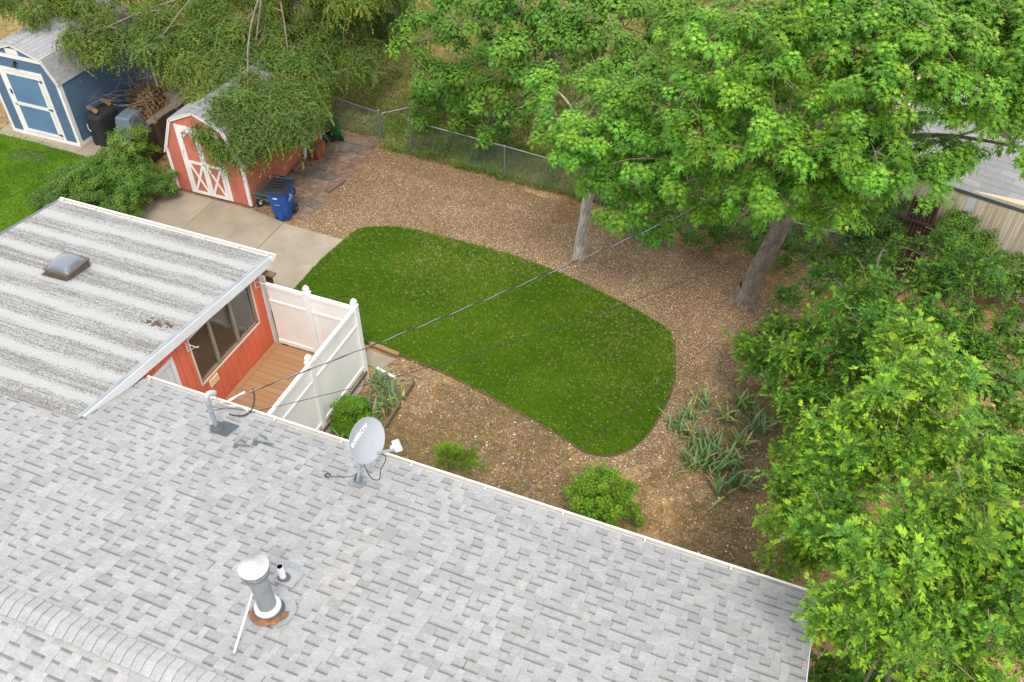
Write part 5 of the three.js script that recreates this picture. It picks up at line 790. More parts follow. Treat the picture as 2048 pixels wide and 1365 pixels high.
function rosette(seed, n, len, shape, young) { // leaves hanging round a shoot tip
  const r = rng(seed), L = new Leaves();
  for (let i = 0; i < n; i++) {
    const a = i * 2.4 + r() * 0.6, f = i / n, el = lerp(0.5, -1.0, f) + (r() - 0.5) * 0.5, dir = new THREE.Vector3(Math.cos(a) * Math.cos(el), Math.sin(el), Math.sin(a) * Math.cos(el)), pet = dir.clone().setY(0.15).normalize().multiplyScalar(len * (0.25 + 0.75 * f)), side = new THREE.Vector3(-Math.sin(a), (r() - 0.5) * 0.5, Math.cos(a)).normalize();
    const yk = f < 0.3 ? young : [1, 1, 1], k = 0.85 + 0.3 * r(); pet.y -= f * len * 0.9; L.leaf(pet, dir, side, len * (0.7 + 0.45 * r()) * (f < 0.25 ? 0.75 : 1), shape, 0.12, 0.3, yk.map((q) => q * k));
  }
  return L.geo();
}
function shoot(seed, n, length, len, shape, arch, young, stem) { // a twig along +x with leaves in two ranks
  const r = rng(seed), L = new Leaves(), at = (t) => new THREE.Vector3(length * t, -arch * t * t * length, 0.06 * length * Math.sin(t * 3));
  for (let i = 0; i < n; i++) {
    const t = 0.12 + 0.88 * i / (n - 1), s = i % 2 ? 1 : -1, o = at(t), tan = at(Math.min(1, t + 0.05)).sub(at(t - 0.05)).normalize(), sp = lerp(1.0, 0.35, t) * (0.8 + 0.4 * r()), lat = new THREE.Vector3(0, (r() - 0.6) * 1.0, s), dir = tan.clone().multiplyScalar(Math.cos(sp)).addScaledVector(lat, Math.sin(sp)).normalize(), side = new THREE.Vector3().crossVectors(new THREE.Vector3(0, 1, 0.25 * (r() - 0.5)), dir).normalize();
    const k = 0.82 + 0.36 * r(), y = t > 0.72 ? young : [1, 1, 1]; L.leaf(o, dir, side, len * (0.75 + 0.4 * r()) * (t > 0.9 ? 0.8 : 1), shape, 0.15, 0.25, y.map((q) => q * k));
  }
  for (let i = 0; i < 4; i++) { const a = at(i / 4), b = at((i + 1) / 4), w = new THREE.Vector3(0, 0, 0.003); L.tri(a.clone().sub(w), b, a.clone().add(w), stem); }
  return L.geo();
}
const UP = new THREE.Vector3(0, 1, 0);
// instances of the spray variants, spread over the clumps of a crown
function crown(parent, geos, clumps, per, opt) {
  const r = rng(opt.seed), lists = geos.map(() => []), c = new THREE.Vector3();
  for (const [u, v, h, rad] of clumps) {
    const C = V(u, v, h), out = opt.heart ? C.clone().sub(opt.heart).setY(0).normalize() : new THREE.Vector3(), n = Math.round(per * (rad / 0.55) ** 2 * (0.8 + 0.4 * r())), group = opt.bunch ?? 6, d = new THREE.Vector3(), B = new THREE.Vector3(), own = 0.85 + 0.3 * r(), hue = (r() - 0.5) * 0.22; let tone = 1;
    for (let i = 0; i < n; i++) {
      if (i % group === 0) { // shoots sit together on branchlets, with gaps between the branchlets
        const y = Math.min(1, Math.pow(r(), 0.8) * 1.25 - 0.25), a = r() * 6.283, q = Math.sqrt(1 - y * y), k = rad * (0.5 + 0.55 * r()); d.set(Math.cos(a) * q, y, Math.sin(a) * q); B.set(C.x + d.x * k, C.y + d.y * k * 0.75, C.z + d.z * k); tone = own * (0.82 + 0.36 * r());
      }
      const sp = opt.spread ?? 0.16, p = B.clone().add(new THREE.Vector3((r() + r() - 1) * sp, (r() + r() - 1) * sp * 0.6, (r() + r() - 1) * sp)); if (p.y < 0.1) continue;
      const dir = d.clone().setY(d.y * 0.35 + (opt.lift ?? 0)).addScaledVector(out, 0.3).add(new THREE.Vector3(r() - 0.5, (r() - 0.5) * 0.6, r() - 0.5).multiplyScalar(opt.wild ?? 1.5)).normalize();
      const s = opt.size * (0.62 + 0.72 * r()), m = new THREE.Matrix4();
      if (opt.rosette) { const up = UP.clone().addScaledVector(d, 0.6).add(new THREE.Vector3(r() - 0.5, 0, r() - 0.5).multiplyScalar(0.7)).normalize(); m.makeRotationFromQuaternion(new THREE.Quaternion().setFromUnitVectors(UP, up).multiply(new THREE.Quaternion().setFromAxisAngle(UP, r() * 6.283))); }
      else { if (opt.hang) dir.y -= opt.hang * (0.6 + r()); dir.normalize(); const z = new THREE.Vector3().crossVectors(dir, Math.abs(dir.y) > 0.95 ? new THREE.Vector3(1, 0, 0) : UP).normalize(), yy = new THREE.Vector3().crossVectors(z, dir); m.makeBasis(dir, yy, z); }
      m.scale(new THREE.Vector3(s, s, s)).setPosition(p); const kk = tone * (0.85 + 0.3 * r()), w = hue + (r() - 0.5) * 0.3; lists[Math.floor(r() * geos.length)].push([m, [opt.col[0] * kk * (1 + w), opt.col[1] * kk, opt.col[2] * kk * (1 - w * 0.5)]]);
    }
  }
  geos.forEach((g, i) => { const L = lists[i], im = new THREE.InstancedMesh(g, opt.mat ?? leafMat, L.length), cc = new THREE.Color(); L.forEach(([m, k], q) => { im.setMatrixAt(q, m); im.setColorAt(q, cc.setRGB(k[0], k[1], k[2])); }); im.name = opt.name ?? 'crown'; im.userData.kind = 'stuff'; im.castShadow = im.receiveShadow = true; parent.add(im); });
}
function tree(name, label, o) {
  const t = thing(name, label, 'tree', o.group), r = rng(o.seed), top = o.trunk[o.trunk.length - 1]; t.userData.base = o.trunk[0];
  put('trunk', limb(o.trunk.map((p) => V(...p)), o.r[0], o.r[1], 16, 14, 0.08, o.seed), o.bark ?? M.bark, t);
  if (o.flare) put('root_flare', limb([V(o.trunk[0][0], o.trunk[0][1], -0.05), V(o.trunk[0][0], o.trunk[0][1], 0.12), V(lerp(o.trunk[0][0], o.trunk[1][0], 0.3), lerp(o.trunk[0][1], o.trunk[1][1], 0.3), 0.45)], o.r[0] * 1.45, o.r[0] * 0.9, 8, 14, 0.16, o.seed + 1), o.bark ?? M.bark, t);
  const curve = new THREE.CatmullRomCurve3(o.trunk.map((p) => V(...p))), heart = V(...top), far = o.clumps.map((c) => V(c[0], c[1], c[2])), order = far.map((_, i) => i).sort((a, b) => far[b].distanceTo(heart) - far[a].distanceTo(heart)), mains = [], twigs = [];
  for (const i of order) if (mains.length < o.limbs && !mains.some((m) => m.end.distanceTo(far[i]) < o.apart)) { // main limbs reach for clumps well apart from each other
    const s = curve.getPoint(0.55 + 0.44 * r()), e = far[i], mid = s.clone().lerp(e, 0.5).add(new THREE.Vector3((r() - 0.5) * 0.5, 0.25 + 0.3 * r(), (r() - 0.5) * 0.5)); mains.push({ end: e, mid, curve: new THREE.CatmullRomCurve3([s, mid, e]) }); put('limb', limb([s, mid, e], o.r[1] * (o.thin ?? 0.55), 0.016, 12, 8, 0.08, i + 9), o.bark ?? M.bark, t);
  }
  far.forEach((e, i) => { let best = null, bd = 1e9; for (const m of mains) for (const q of [0.45, 0.65, 0.85, 1]) { const p = m.curve.getPoint(q), d = p.distanceTo(e); if (d < bd) { bd = d; best = p; } } if (!best) best = heart; if (bd > 0.05) twigs.push(limb([best, best.clone().lerp(e, 0.5).add(new THREE.Vector3((r() - 0.5) * 0.3, 0.12, (r() - 0.5) * 0.3)), e.clone().add(new THREE.Vector3(0, 0.15, 0))], 0.022, 0.008, 6, 5, 0.05, i)); for (let k = 0; k < 3; k++) { const d = new THREE.Vector3(r() - 0.5, r() * 0.7 - 0.1, r() - 0.5).normalize().multiplyScalar(o.clumps[i][3] * 1.1); twigs.push(limb([e, e.clone().addScaledVector(d, 0.5).add(new THREE.Vector3(0, 0.05, 0)), e.clone().add(d)], 0.011, 0.004, 4, 4, 0, k)); } });
  put('branches', merge(twigs), M.twig, t, 'stuff');
  crown(t, o.geos, o.clumps, o.per, { heart, seed: o.seed + 5, ...o.leaf });
  return t;
}

// crown clumps of each tree: along, away, height, radius (metres)
const C_maple = [[0.2,17.1,8,0.72],[1.3,16.6,8.2,0.58],[-0.7,15.7,7.9,0.67],[-0.3,16.2,7.7,0.65],[0,16.4,7.8,0.6],[0.6,16.8,8,0.57],[1,16.5,7.9,0.56],[1.6,16.6,8,0.57],[2.1,17.6,7.9,0.74],[2.7,17.8,7.7,0.74],[-2.1,15.5,7.2,0.53],[-1.5,15.7,7.2,0.7],[-0.9,15.5,7.5,0.62],[-0.6,15.8,7.7,0.51],[-0,15.4,7.7,0.61],[0.5,15.1,7.9,0.52],[0.9,16.1,7.6,0.69],[1.5,16.3,7.7,0.47],[1.7,16.1,7.9,0.48],[2.4,16.3,7.8,0.61],[2.8,17,7.6,0.55],[-2.3,15,7.1,0.72],[-1.8,15.7,7,0.46],[-1.4,14.9,7.4,0.66],[-0.6,15.6,7.1,0.69],[-0.2,15.1,7.5,0.62],[0.3,15,7.5,0.74],[0.9,15.2,7.6,0.73],[1.3,15,7.7,0.71],[2.3,16.6,7.3,0.66],[2.7,16,7.5,0.65],[-2.6,15.2,6.4,0.55],[-1.7,14.5,6.7,0.55],[-1.1,14.5,6.9,0.65],[-0.7,15.1,6.6,0.66],[-0.3,15,6.8,0.48],[0.1,15,6.8,0.63],[0.8,14.8,7.3,0.71],[1.2,14.6,7.2,0.62],[1.5,15.7,7.1,0.69],[2.3,15.8,7.1,0.56],[2.6,15.6,7.3,0.72],[3.2,15.8,7,0.69],[-2.5,14.6,6.4,0.48],[-2,15.3,6.1,0.58],[-1.7,15,6.3,0.48],[-0.3,14.6,6.7,0.48],[0.1,15.2,6.6,0.54],[0.6,14.2,7,0.72],[1.2,14.4,6.8,0.64],[1.7,15.1,6.7,0.53],[1.9,14.7,7.1,0.53],[2.7,15.6,6.8,0.73],[2.9,15.4,6.9,0.7],[-2.7,14.9,5.5,0.62],[-2.2,14.4,5.9,0.47],[-1.7,14.7,6,0.54],[-1,14,6.3,0.6],[0.5,14.5,6.4,0.73],[0.9,14.8,6.1,0.46],[2.3,14.7,6.7,0.66],[3,15.8,6.3,0.69],[-2.4,14.4,5.2,0.46],[-1.7,14,5.6,0.56],[-1.5,14.7,5.4,0.57],[-0.7,13.7,5.9,0.61],[-0.2,14.4,5.7,0.67],[0.2,13.9,6.1,0.57],[0.8,14,6,0.64],[1.1,14.8,6,0.5],[1.9,14.7,5.8,0.7],[3.4,15.1,6.1,0.52],[-2.2,14.5,4.5,0.6],[-1.6,14.8,4.5,0.69],[-0.9,14.6,5,0.49],[-0.2,14.3,5.1,0.58],[0.4,14.4,5.1,0.58],[0.5,14.6,5.3,0.74],[1,13.8,5.8,0.54],[1.6,14,5.7,0.58],[-1.6,14.9,3.7,0.61],[-1,14.4,4.2,0.56],[-0.6,13.8,5.1,0.67],[0.1,14.6,4.3,0.49],[0.6,14.1,4.9,0.56],[1,14.1,5.3,0.54],[1.4,18.3,3.3,0.66],[-0.6,18.9,2.9,0.66],[2.8,17.6,6.7,0.66],[3.2,17.5,5.3,0.66],[-2.5,18.4,6.9,0.66],[-1.6,19.2,4,0.66],[0,19.5,4.1,0.66],[-2.5,19.2,3.5,0.66],[0.8,20.1,5.5,0.66],[-3.4,18.1,6,0.66],[1.8,18.8,6.7,0.66],[3.4,17.9,5.3,0.66],[0,18.8,4.1,0.66],[1.7,20,5.1,0.66],[-2,18.6,4.6,0.66],[-1,18.7,4.2,0.66],[1.6,19.6,3.7,0.66],[2.1,18.6,7.2,0.66],[1.2,19.4,3.8,0.66],[-0.9,18.9,7.6,0.66],[-0.7,18.6,7.8,0.66],[-0.5,20.1,5.7,0.66],[-1,19.3,5.4,0.66],[-4,18.2,4.5,0.66],[-2.6,18.2,5,0.66],[-2.3,18.1,5.1,0.66],[-0.7,20.3,5.2,0.66],[-1.6,17.7,3.9,0.66],[-1.7,18.4,5.9,0.66],[0.6,19.1,4.1,0.66]];
const C_young = [[-4,15.7,5.3,0.42],[-3.8,15.9,5.3,0.66],[-3.1,15.8,5.4,0.5],[-5,15.6,4.6,0.66],[-4.3,15.9,4.6,0.68],[-3.9,15.5,4.9,0.56],[-3.3,16,4.7,0.51],[-5.1,15.4,4.3,0.55],[-4.5,14.9,4.8,0.66],[-4.1,15.6,4.2,0.61],[-3.5,15.5,4.6,0.5],[-3.1,15.7,4.5,0.43],[-4.5,14.8,4.4,0.47],[-4.1,15.4,4.1,0.48],[-3.7,15.3,4,0.42],[-3.1,14.9,4.6,0.68],[-2.7,15.3,4.3,0.64],[-4.4,15.4,3.4,0.45],[-4,15.2,3.6,0.44],[-3.4,15.4,3.8,0.62],[-2.7,15.8,3.4,0.54],[-2.4,15.4,3.8,0.54],[-3.5,14.9,3.3,0.57],[-3.1,15,3.6,0.44],[-3.1,15.3,2.5,0.53],[-2.8,15.8,2.6,0.44],[-2.8,17.8,4.2,0.61],[-3.1,18.2,4.2,0.61],[-4,18.1,4.7,0.61],[-4.7,18,3.9,0.61],[-6.2,17.8,4.2,0.61],[-3.6,18.2,5.1,0.61],[-4.9,17.4,4.7,0.61],[-4.6,17.4,3,0.61]];
const C_back = [[-5.9,24.1,4.5,0.65],[-5.3,23.7,4.7,0.46],[-10.1,21,4.2,0.58],[-8.8,20.4,4.7,0.52],[-8.2,20.8,4.9,0.6],[-7.9,21.2,4.8,0.72],[-7.1,21.6,4.5,0.65],[-6.6,21.8,4.5,0.62],[-5.8,22.6,4.7,0.54],[-4.7,23.3,4.3,0.54],[-10.9,20.9,3.6,0.74],[-9.3,19.8,4.2,0.63],[-9.1,20.6,4.3,0.5],[-8.3,20.8,4,0.72],[-7.3,20.8,4.4,0.63],[-6.5,20.9,4.4,0.58],[-6,21.9,4.3,0.61],[-5.3,22.1,4.4,0.46],[-4.6,22.7,4,0.59],[-4,23.8,3.8,0.46],[-11.1,20.3,3.2,0.59],[-9.7,20,3.8,0.56],[-9,20.3,3.7,0.46],[-8,19.7,3.9,0.69],[-7.7,20.4,4,0.48],[-6.8,20.3,4.1,0.71],[-6.3,21,3.9,0.59],[-5.5,20.7,4.2,0.69],[-4.7,22.2,3.7,0.64],[-4.1,23,3.4,0.69],[-10.2,19.7,2.7,0.73],[-9.3,20.2,2.6,0.73],[-7.6,19.7,3.5,0.52],[-7.3,20.3,3.2,0.46],[-5.3,20.1,3.5,0.67],[-5.1,20.9,3.5,0.57],[-10.9,20.7,1.7,0.51],[-10.1,20.6,1.7,0.73],[-8.8,20,2.2,0.71],[-8.3,19.8,2.7,0.58],[-7.1,19.4,2.8,0.49],[-5.7,20.2,3.2,0.54],[-10.9,20.6,1.2,0.68],[-9.8,20.5,1,0.56],[-8.9,20.8,1.1,0.59],[-7.8,19.7,2,0.58],[-6.3,20.3,1.8,0.59],[-8.9,20.2,1.1,0.71],[-9.3,23.7,3.4,0.66],[-9.7,22.3,4.7,0.66],[-10,23.2,2,0.66],[-6.5,24.4,4,0.66],[-10.9,23.4,3.9,0.66],[-6,22.9,2,0.66],[-10.4,24.1,3.2,0.66],[-7.4,23.9,2.2,0.66],[-8.8,24.4,2.8,0.66],[-5.9,23,4.3,0.66]];
const C_elm = [[-21.8,18.7,3.3,0.58],[-20,18.2,3.2,0.58],[-18.7,18.8,3.2,0.66],[-17.9,18.4,3,0.55],[-19.2,18.1,3,0.53],[-17.3,19.1,3,0.67],[-15.9,18.2,2.7,0.55],[-16.1,19.7,3,0.69],[-15.8,17.3,2.4,0.63],[-14.7,17.9,2.4,0.52],[-14.9,19.6,2.6,0.7],[-14.8,20.9,2.8,0.55],[-13.7,19.8,2.4,0.69],[-13.8,17.5,2.1,0.58],[-14.3,16.5,2.1,0.52],[-13.8,16.2,1.8,0.49],[-13.8,18.4,2.2,0.55],[-13.9,21.8,2.6,0.56],[-13.3,20.7,2.2,0.58],[-13.2,21.4,2.2,0.55],[-13.5,23.1,2.5,0.56],[-21.8,17.8,3.4,0.5],[-23.1,18.2,3.6,0.66],[-19.4,17.5,2.8,0.56],[-13.8,18.6,2.2,0.49],[-14.8,16.6,2.2,0.71],[-18.1,19.1,3.4,0.48],[-17.4,20,3.3,0.67],[-16,20.9,3.2,0.63],[-15.1,22.5,3.1,0.53],[-20.2,19.7,3.6,0.57],[-21.3,19.2,3.7,0.48],[-16.9,18.1,2.6,0.67],[-14.2,17,2.1,0.5],[-13.9,21,2.5,0.53],[-13.1,20.8,2.1,0.52],[-14.2,18.5,2.3,0.49],[-16.3,19.1,2.8,0.72],[-15.4,19.1,2.7,0.67],[-17.8,17.8,3,0.59],[-15.1,23.2,3.1,0.49],[-14.4,16.1,1.7,0.69],[-13.4,17,2,0.49],[-14.7,21.7,2.9,0.53],[-20,17.4,3.1,0.51],[-14.3,19.2,2.6,0.62],[-22.1,18.9,3.5,0.7],[-13.2,17.8,2,0.66],[-13.9,16.8,1.8,0.53],[-13,17,2,0.7],[-14.7,17.2,2.4,0.67],[-14.1,17.8,2.3,0.61],[-13.5,18.8,2.1,0.54],[-15,17.9,2.6,0.5],[-14.9,16.4,2.3,0.64],[-14.8,16.1,2.1,0.51],[-20.5,18.9,3.3,0.49],[-18.9,20.3,3.4,0.62],[-17.2,20.9,3.3,0.53],[-16.1,21.9,3.2,0.48],[-14.4,20.7,2.5,0.67],[-15.5,20.1,2.9,0.61],[-17,19.8,3,0.64],[-14.3,23.2,2.9,0.67],[-13.6,24.4,2.4,0.49],[-13.4,22.9,2,0.6],[-13.2,22.6,3.8,0.8],[-17.7,23.2,4.8,0.8],[-20.9,23.4,5.6,0.8],[-20.2,22.4,4.5,0.8],[-13.9,21.6,4.1,0.8],[-16.6,23.9,3.7,0.8],[-20,22.7,5.7,0.8],[-16.4,22,5.6,0.8],[-14,20.7,5.7,0.8],[-19.2,21.6,5.6,0.8],[-17.2,23.3,3.9,0.8],[-13.1,21.1,3.9,0.8],[-16.6,21.7,4.9,0.8],[-12.9,23,3.5,0.8],[-18.2,22.4,4.7,0.8],[-14.6,22.2,3.7,0.8],[-18.8,23.5,4.4,0.8],[-14.1,24,5.1,0.8],[-14.9,22.6,4.3,0.8],[-12.8,22.1,5.8,0.8],[-18.2,23.5,5.5,0.8],[-15.5,22,3.9,0.8],[-14.1,21.8,5.2,0.8],[-19.8,20.8,3.9,0.8]];
const C_r1 = [[2.4,15.5,3.3,0.65],[2.8,15,3.4,0.47],[4.3,16.1,3.1,0.46],[1.4,14,3.5,0.5],[2.1,14.4,3.1,0.42],[2.8,14.5,3.2,0.51],[3.1,14.7,3.6,0.68],[1.4,12.9,3.4,0.67],[1.7,13.9,2.9,0.51],[2.6,13.6,3.3,0.46],[2.9,14.5,2.9,0.46],[3.4,14,3,0.48],[4.4,15.3,2.4,0.43],[0.7,13.2,2.2,0.67],[1.3,12.9,2.7,0.45],[1.9,13.6,2.6,0.65],[2.5,13.5,2.8,0.54],[2.7,13.3,3,0.68],[3.5,13.7,2.8,0.44],[3.9,14,2.6,0.63],[4.9,15.2,2,0.51],[0.6,13.1,1.8,0.6],[1,12.8,1.9,0.42],[1.6,12.8,2.5,0.64],[1,13.1,1.1,0.67],[0.4,15.8,1.4,0.45],[0.1,14.8,1.3,0.45],[-0.4,14.3,1.1,0.42],[-0,13.5,1.2,0.42],[0.6,17.1,1.3,0.42],[0.5,14.2,1.5,0.45],[0.9,16.6,1.5,0.45],[-0,14.3,1.2,0.4],[1.4,17.2,1.6,0.45],[0.7,14.6,1.6,0.45],[1.1,15.4,1.8,0.5],[0.3,13.7,1.3,0.42],[2,17.7,1.7,0.45]];
const C_r2 = [[2,11,4.5,0.56],[1.9,9.9,4.8,0.58],[2.3,10.3,4.8,0.53],[1.4,9.9,4,0.55],[1.8,9.7,4.3,0.53],[2.2,10.3,4,0.51],[2.5,9.9,4.5,0.5],[1.3,9.8,3.5,0.38],[1.6,9.4,4,0.47],[2.3,9.7,4.1,0.62],[3,10.1,3.7,0.6],[1.1,9.5,3.1,0.48],[1.4,9.3,3.3,0.57],[1.8,9.6,3.7,0.47],[2.8,9.8,3.6,0.44],[0.9,9.3,2.6,0.45],[1.5,9.6,2.6,0.61],[1.1,9.1,2.4,0.55],[1.9,11.8,2.3,0.55],[1.9,11.9,4.1,0.55],[1,11.5,2.3,0.55],[1.2,11.9,1.5,0.55]];
const C_r3 = [[3.5,8.9,4.8,0.57],[1.5,8.3,3.8,0.48],[2.3,7.9,4.7,0.58],[2.6,7.7,5.3,0.46],[3.4,8.5,4.8,0.53],[1.4,7.9,3.9,0.64],[2,7.3,4.9,0.54],[2.5,7.6,4.7,0.64],[3,7.7,4.8,0.53],[3.8,8.1,4.5,0.42],[1.7,7.4,4,0.41],[1.9,6.9,4.8,0.61],[2.4,7.5,4.2,0.43],[3,7.5,4.4,0.64],[3.4,7.7,4.4,0.66],[1.8,6.5,4.4,0.52],[2.9,7,4.3,0.42],[3.4,7.2,4.2,0.51],[3.5,7.1,4.8,0.42],[1.7,6.5,3.9,0.43],[2.2,6.7,3.9,0.45],[2.5,6.3,4.5,0.63],[3.1,6.4,4.6,0.43],[3.3,6.6,4.6,0.41],[2.6,6.1,3.8,0.45],[3,6.2,4,0.47],[3.7,6.6,3.4,0.63],[4,6.9,3.8,0.41],[4.3,8.6,2.8,0.59],[3.6,10,3.6,0.59],[3.7,8.6,3.2,0.59],[3.4,8.7,4.7,0.59]];
const C_r4 = [[4.3,14.3,2.8,0.42],[3.6,13.6,2.7,0.44],[3.8,12.7,3.2,0.44],[4.5,13.4,3.2,0.54],[3.7,12.7,2.6,0.6],[4.2,13.1,2.8,0.5],[3.9,11.8,3,0.46],[4.3,11.8,3.4,0.55],[3.9,11.5,2.5,0.42],[4,11.2,3.1,0.6],[3.7,11.2,2.3,0.38],[4,11.2,2.6,0.58],[4.4,11,3.1,0.54]];
const mound = (seed, n, f) => { const r = rng(seed), o = []; for (let i = 0; i < n; i++) o.push(f(r, i / n)); return o; };
const YG = [2.0, 1.55, 0.75];
const mapleSprays = [[1, 12, 0.095], [2, 11, 0.115], [3, 9, 0.135], [14, 7, 0.105]].map(([s, n, l]) => rosette(s, n, l, MAPLE, [1.65, 1.35, 1.0]));
const bigLeafSprays = [4, 5].map((s) => rosette(s, 9, 0.15, BROAD, [1.3, 1.25, 1.0]));
// several short shoots fanning from one point: the billowing tufts of an elm, or its hanging ones
function bouquet(seed, shoots, n, length, len, e0, e1, arch, young, stem) {
  const r = rng(seed), L = new Leaves();
  for (let k = 0; k < shoots; k++) {
    const az = k * 2.4 + r(), el = lerp(e0, e1, (k + r()) / shoots), D = new THREE.Vector3(Math.cos(az) * Math.cos(el), Math.sin(el), Math.sin(az) * Math.cos(el)), Z = new THREE.Vector3(-Math.sin(az), 0, Math.cos(az)), l = length * (0.65 + 0.6 * r()), at = (t) => D.clone().multiplyScalar(l * t).add(new THREE.Vector3(0, -arch * l * t * t, 0)).addScaledVector(Z, 0.1 * l * Math.sin(t * 3 + k));
    for (let i = 0; i < n; i++) {
      const t = 0.2 + 0.8 * i / (n - 1), o = at(t), tan = at(t + 0.05).sub(at(t - 0.05)).normalize(), sp = lerp(1.1, 0.3, t) * (0.7 + 0.6 * r()), sd = i % 2 ? 1 : -1, dir = tan.clone().multiplyScalar(Math.cos(sp)).addScaledVector(Z, sd * Math.sin(sp)).add(new THREE.Vector3(0, (r() - 0.6) * 0.5, 0)).normalize(), side = new THREE.Vector3(r() - 0.5, 1, r() - 0.5).cross(dir).normalize(), kk = 0.8 + 0.4 * r();
      L.leaf(o, dir, side, len * (0.65 + 0.6 * r()), OVAL, 0.15, 0.25, (t > 0.7 ? young : [1, 1, 1]).map((q) => q * kk));
    }
    for (let i = 0; i < 3; i++) { const a = at(i / 3), b = at((i + 1) / 3), w = Z.clone().multiplyScalar(0.0025); L.tri(a.clone().sub(w), b, a.clone().add(w), stem); }
  }
  return L.geo();
}
const elmSprays = [[6, 6, 10, 0.23, 0.062], [7, 5, 8, 0.17, 0.055], [8, 7, 11, 0.26, 0.07], [13, 4, 12, 0.3, 0.06]].map(([q, m, n, l, k]) => bouquet(q, m, n, l, k, -0.25, 1.1, 0.35, YG, [0.5, 0.35, 0.3]));
const weepSprays = [[9, 5, 12, 0.32, 0.062], [10, 4, 14, 0.4, 0.066], [11, 6, 10, 0.26, 0.056]].map(([q, m, n, l, k]) => bouquet(q, m, n, l, k, 0.3, -1.1, 0.7, [1.5, 1.22, 0.8], [0.8, 0.5, 0.4]));
tree('maple_tree', 'large bright green maple with a thick leaning trunk in the gravel', { seed: 1001, trunk: [[-0.82, 17.02, -0.05], [-0.66, 17.05, 1.0], [-0.42, 17.1, 2.2], [-0.2, 17.2, 3.6], [0.0, 17.4, 5.4]], r: [0.26, 0.13], flare: true, clumps: C_maple, limbs: 12, apart: 1.7, per: 64, geos: mapleSprays, leaf: { rosette: true, size: 1, col: [0.118, 0.285, 0.03] } });
tree('maple_tree', 'young maple with a slender pale trunk in the gravel', { seed: 1002, trunk: [[-5.02, 17.12, -0.03], [-4.97, 17.14, 1.0], [-4.85, 17.15, 2.2], [-4.6, 17.1, 3.4], [-4.4, 17.0, 4.2]], r: [0.165, 0.08], clumps: C_young, limbs: 6, apart: 1.2, per: 60, geos: mapleSprays, leaf: { rosette: true, size: 1, col: [0.108, 0.27, 0.03] }, bark: mat(0xd0c5b8, 0.95, { map: M.bark.map, bumpMap: M.bark.bumpMap, bumpScale: 0.012 }) });
tree('broadleaf_tree', 'dark green broad leaved tree growing beyond the wire fence', { seed: 1003, trunk: [[-8.0, 23.0, 0], [-8.0, 22.9, 1.2], [-7.9, 22.7, 2.6], [-7.9, 22.5, 3.8]], r: [0.2, 0.09], clumps: C_back, limbs: 8, apart: 1.5, per: 42, geos: bigLeafSprays, leaf: { rosette: true, size: 0.95, col: [0.1, 0.225, 0.028] } });
tree('weeping_elm', 'weeping elm with fine drooping foliage over the red shed roof', { seed: 1004, trunk: [[-16.6, 22.6, 0], [-16.6, 22.5, 1.6], [-16.5, 22.2, 3.4], [-16.4, 21.8, 5.0]], r: [0.3, 0.14], thin: 0.3, clumps: C_elm, limbs: 14, apart: 1.8, per: 70, geos: weepSprays, leaf: { rosette: true, size: 1, bunch: 4, spread: 0.26, col: [0.112, 0.19, 0.034] } });
tree('elm_tree', 'bushy elm spreading between the maple and the iris bed', { seed: 1005, trunk: [[1.7, 15.0, 0], [1.7, 15.0, 0.8], [1.65, 15.0, 1.6], [1.6, 15.0, 2.4]], r: [0.12, 0.06], clumps: [...C_r1, ...mound(64, 12, (r) => [1.0 + r() * 2.2, 13.0 + r() * 1.9, 0.5 + r() * 1.0, 0.5])], limbs: 9, apart: 1.1, per: 34, geos: elmSprays, leaf: { rosette: true, size: 1, bunch: 4, spread: 0.16, col: [0.07, 0.185, 0.025] } });
tree('elm_tree', 'tall pointed elm beside the corner of the shingle roof', { seed: 1006, trunk: [[1.9, 10.9, 0], [1.9, 10.9, 1.5], [1.85, 10.9, 3.0], [1.8, 10.9, 4.2]], r: [0.12, 0.05], clumps: [...C_r2, ...mound(63, 10, (r) => [0.9 + r() * 1.6, 9.6 + r() * 2.4, 0.6 + r() * 1.6, 0.5])], limbs: 8, apart: 1.0, per: 38, geos: elmSprays, leaf: { rosette: true, size: 1, bunch: 4, spread: 0.16, col: [0.11, 0.25, 0.03] } });
tree('elm_tree', 'broad elm hanging over the end of the gutter', { seed: 1007, trunk: [[2.9, 8.2, 0], [2.9, 8.2, 1.5], [2.85, 8.2, 3.0], [2.8, 8.1, 4.2]], r: [0.14, 0.05], clumps: [...C_r3, ...mound(62, 16, (r) => [1.9 + r() * 0.9, 4.6 + r() * 3.6, 1.0 + r() * 1.5, 0.5])], limbs: 8, apart: 1.0, per: 38, geos: elmSprays, leaf: { rosette: true, size: 1, bunch: 4, spread: 0.16, col: [0.096, 0.23, 0.027] } });
tree('broadleaf_tree', 'dark broad leaved bush tree behind the elms', { seed: 1008, trunk: [[4.9, 12.4, 0], [4.9, 12.4, 1.0], [4.85, 12.4, 2.0]], r: [0.09, 0.05], clumps: C_r4, limbs: 5, apart: 0.9, per: 44, geos: bigLeafSprays, leaf: { rosette: true, size: 0.85, col: [0.1, 0.215, 0.03] } });
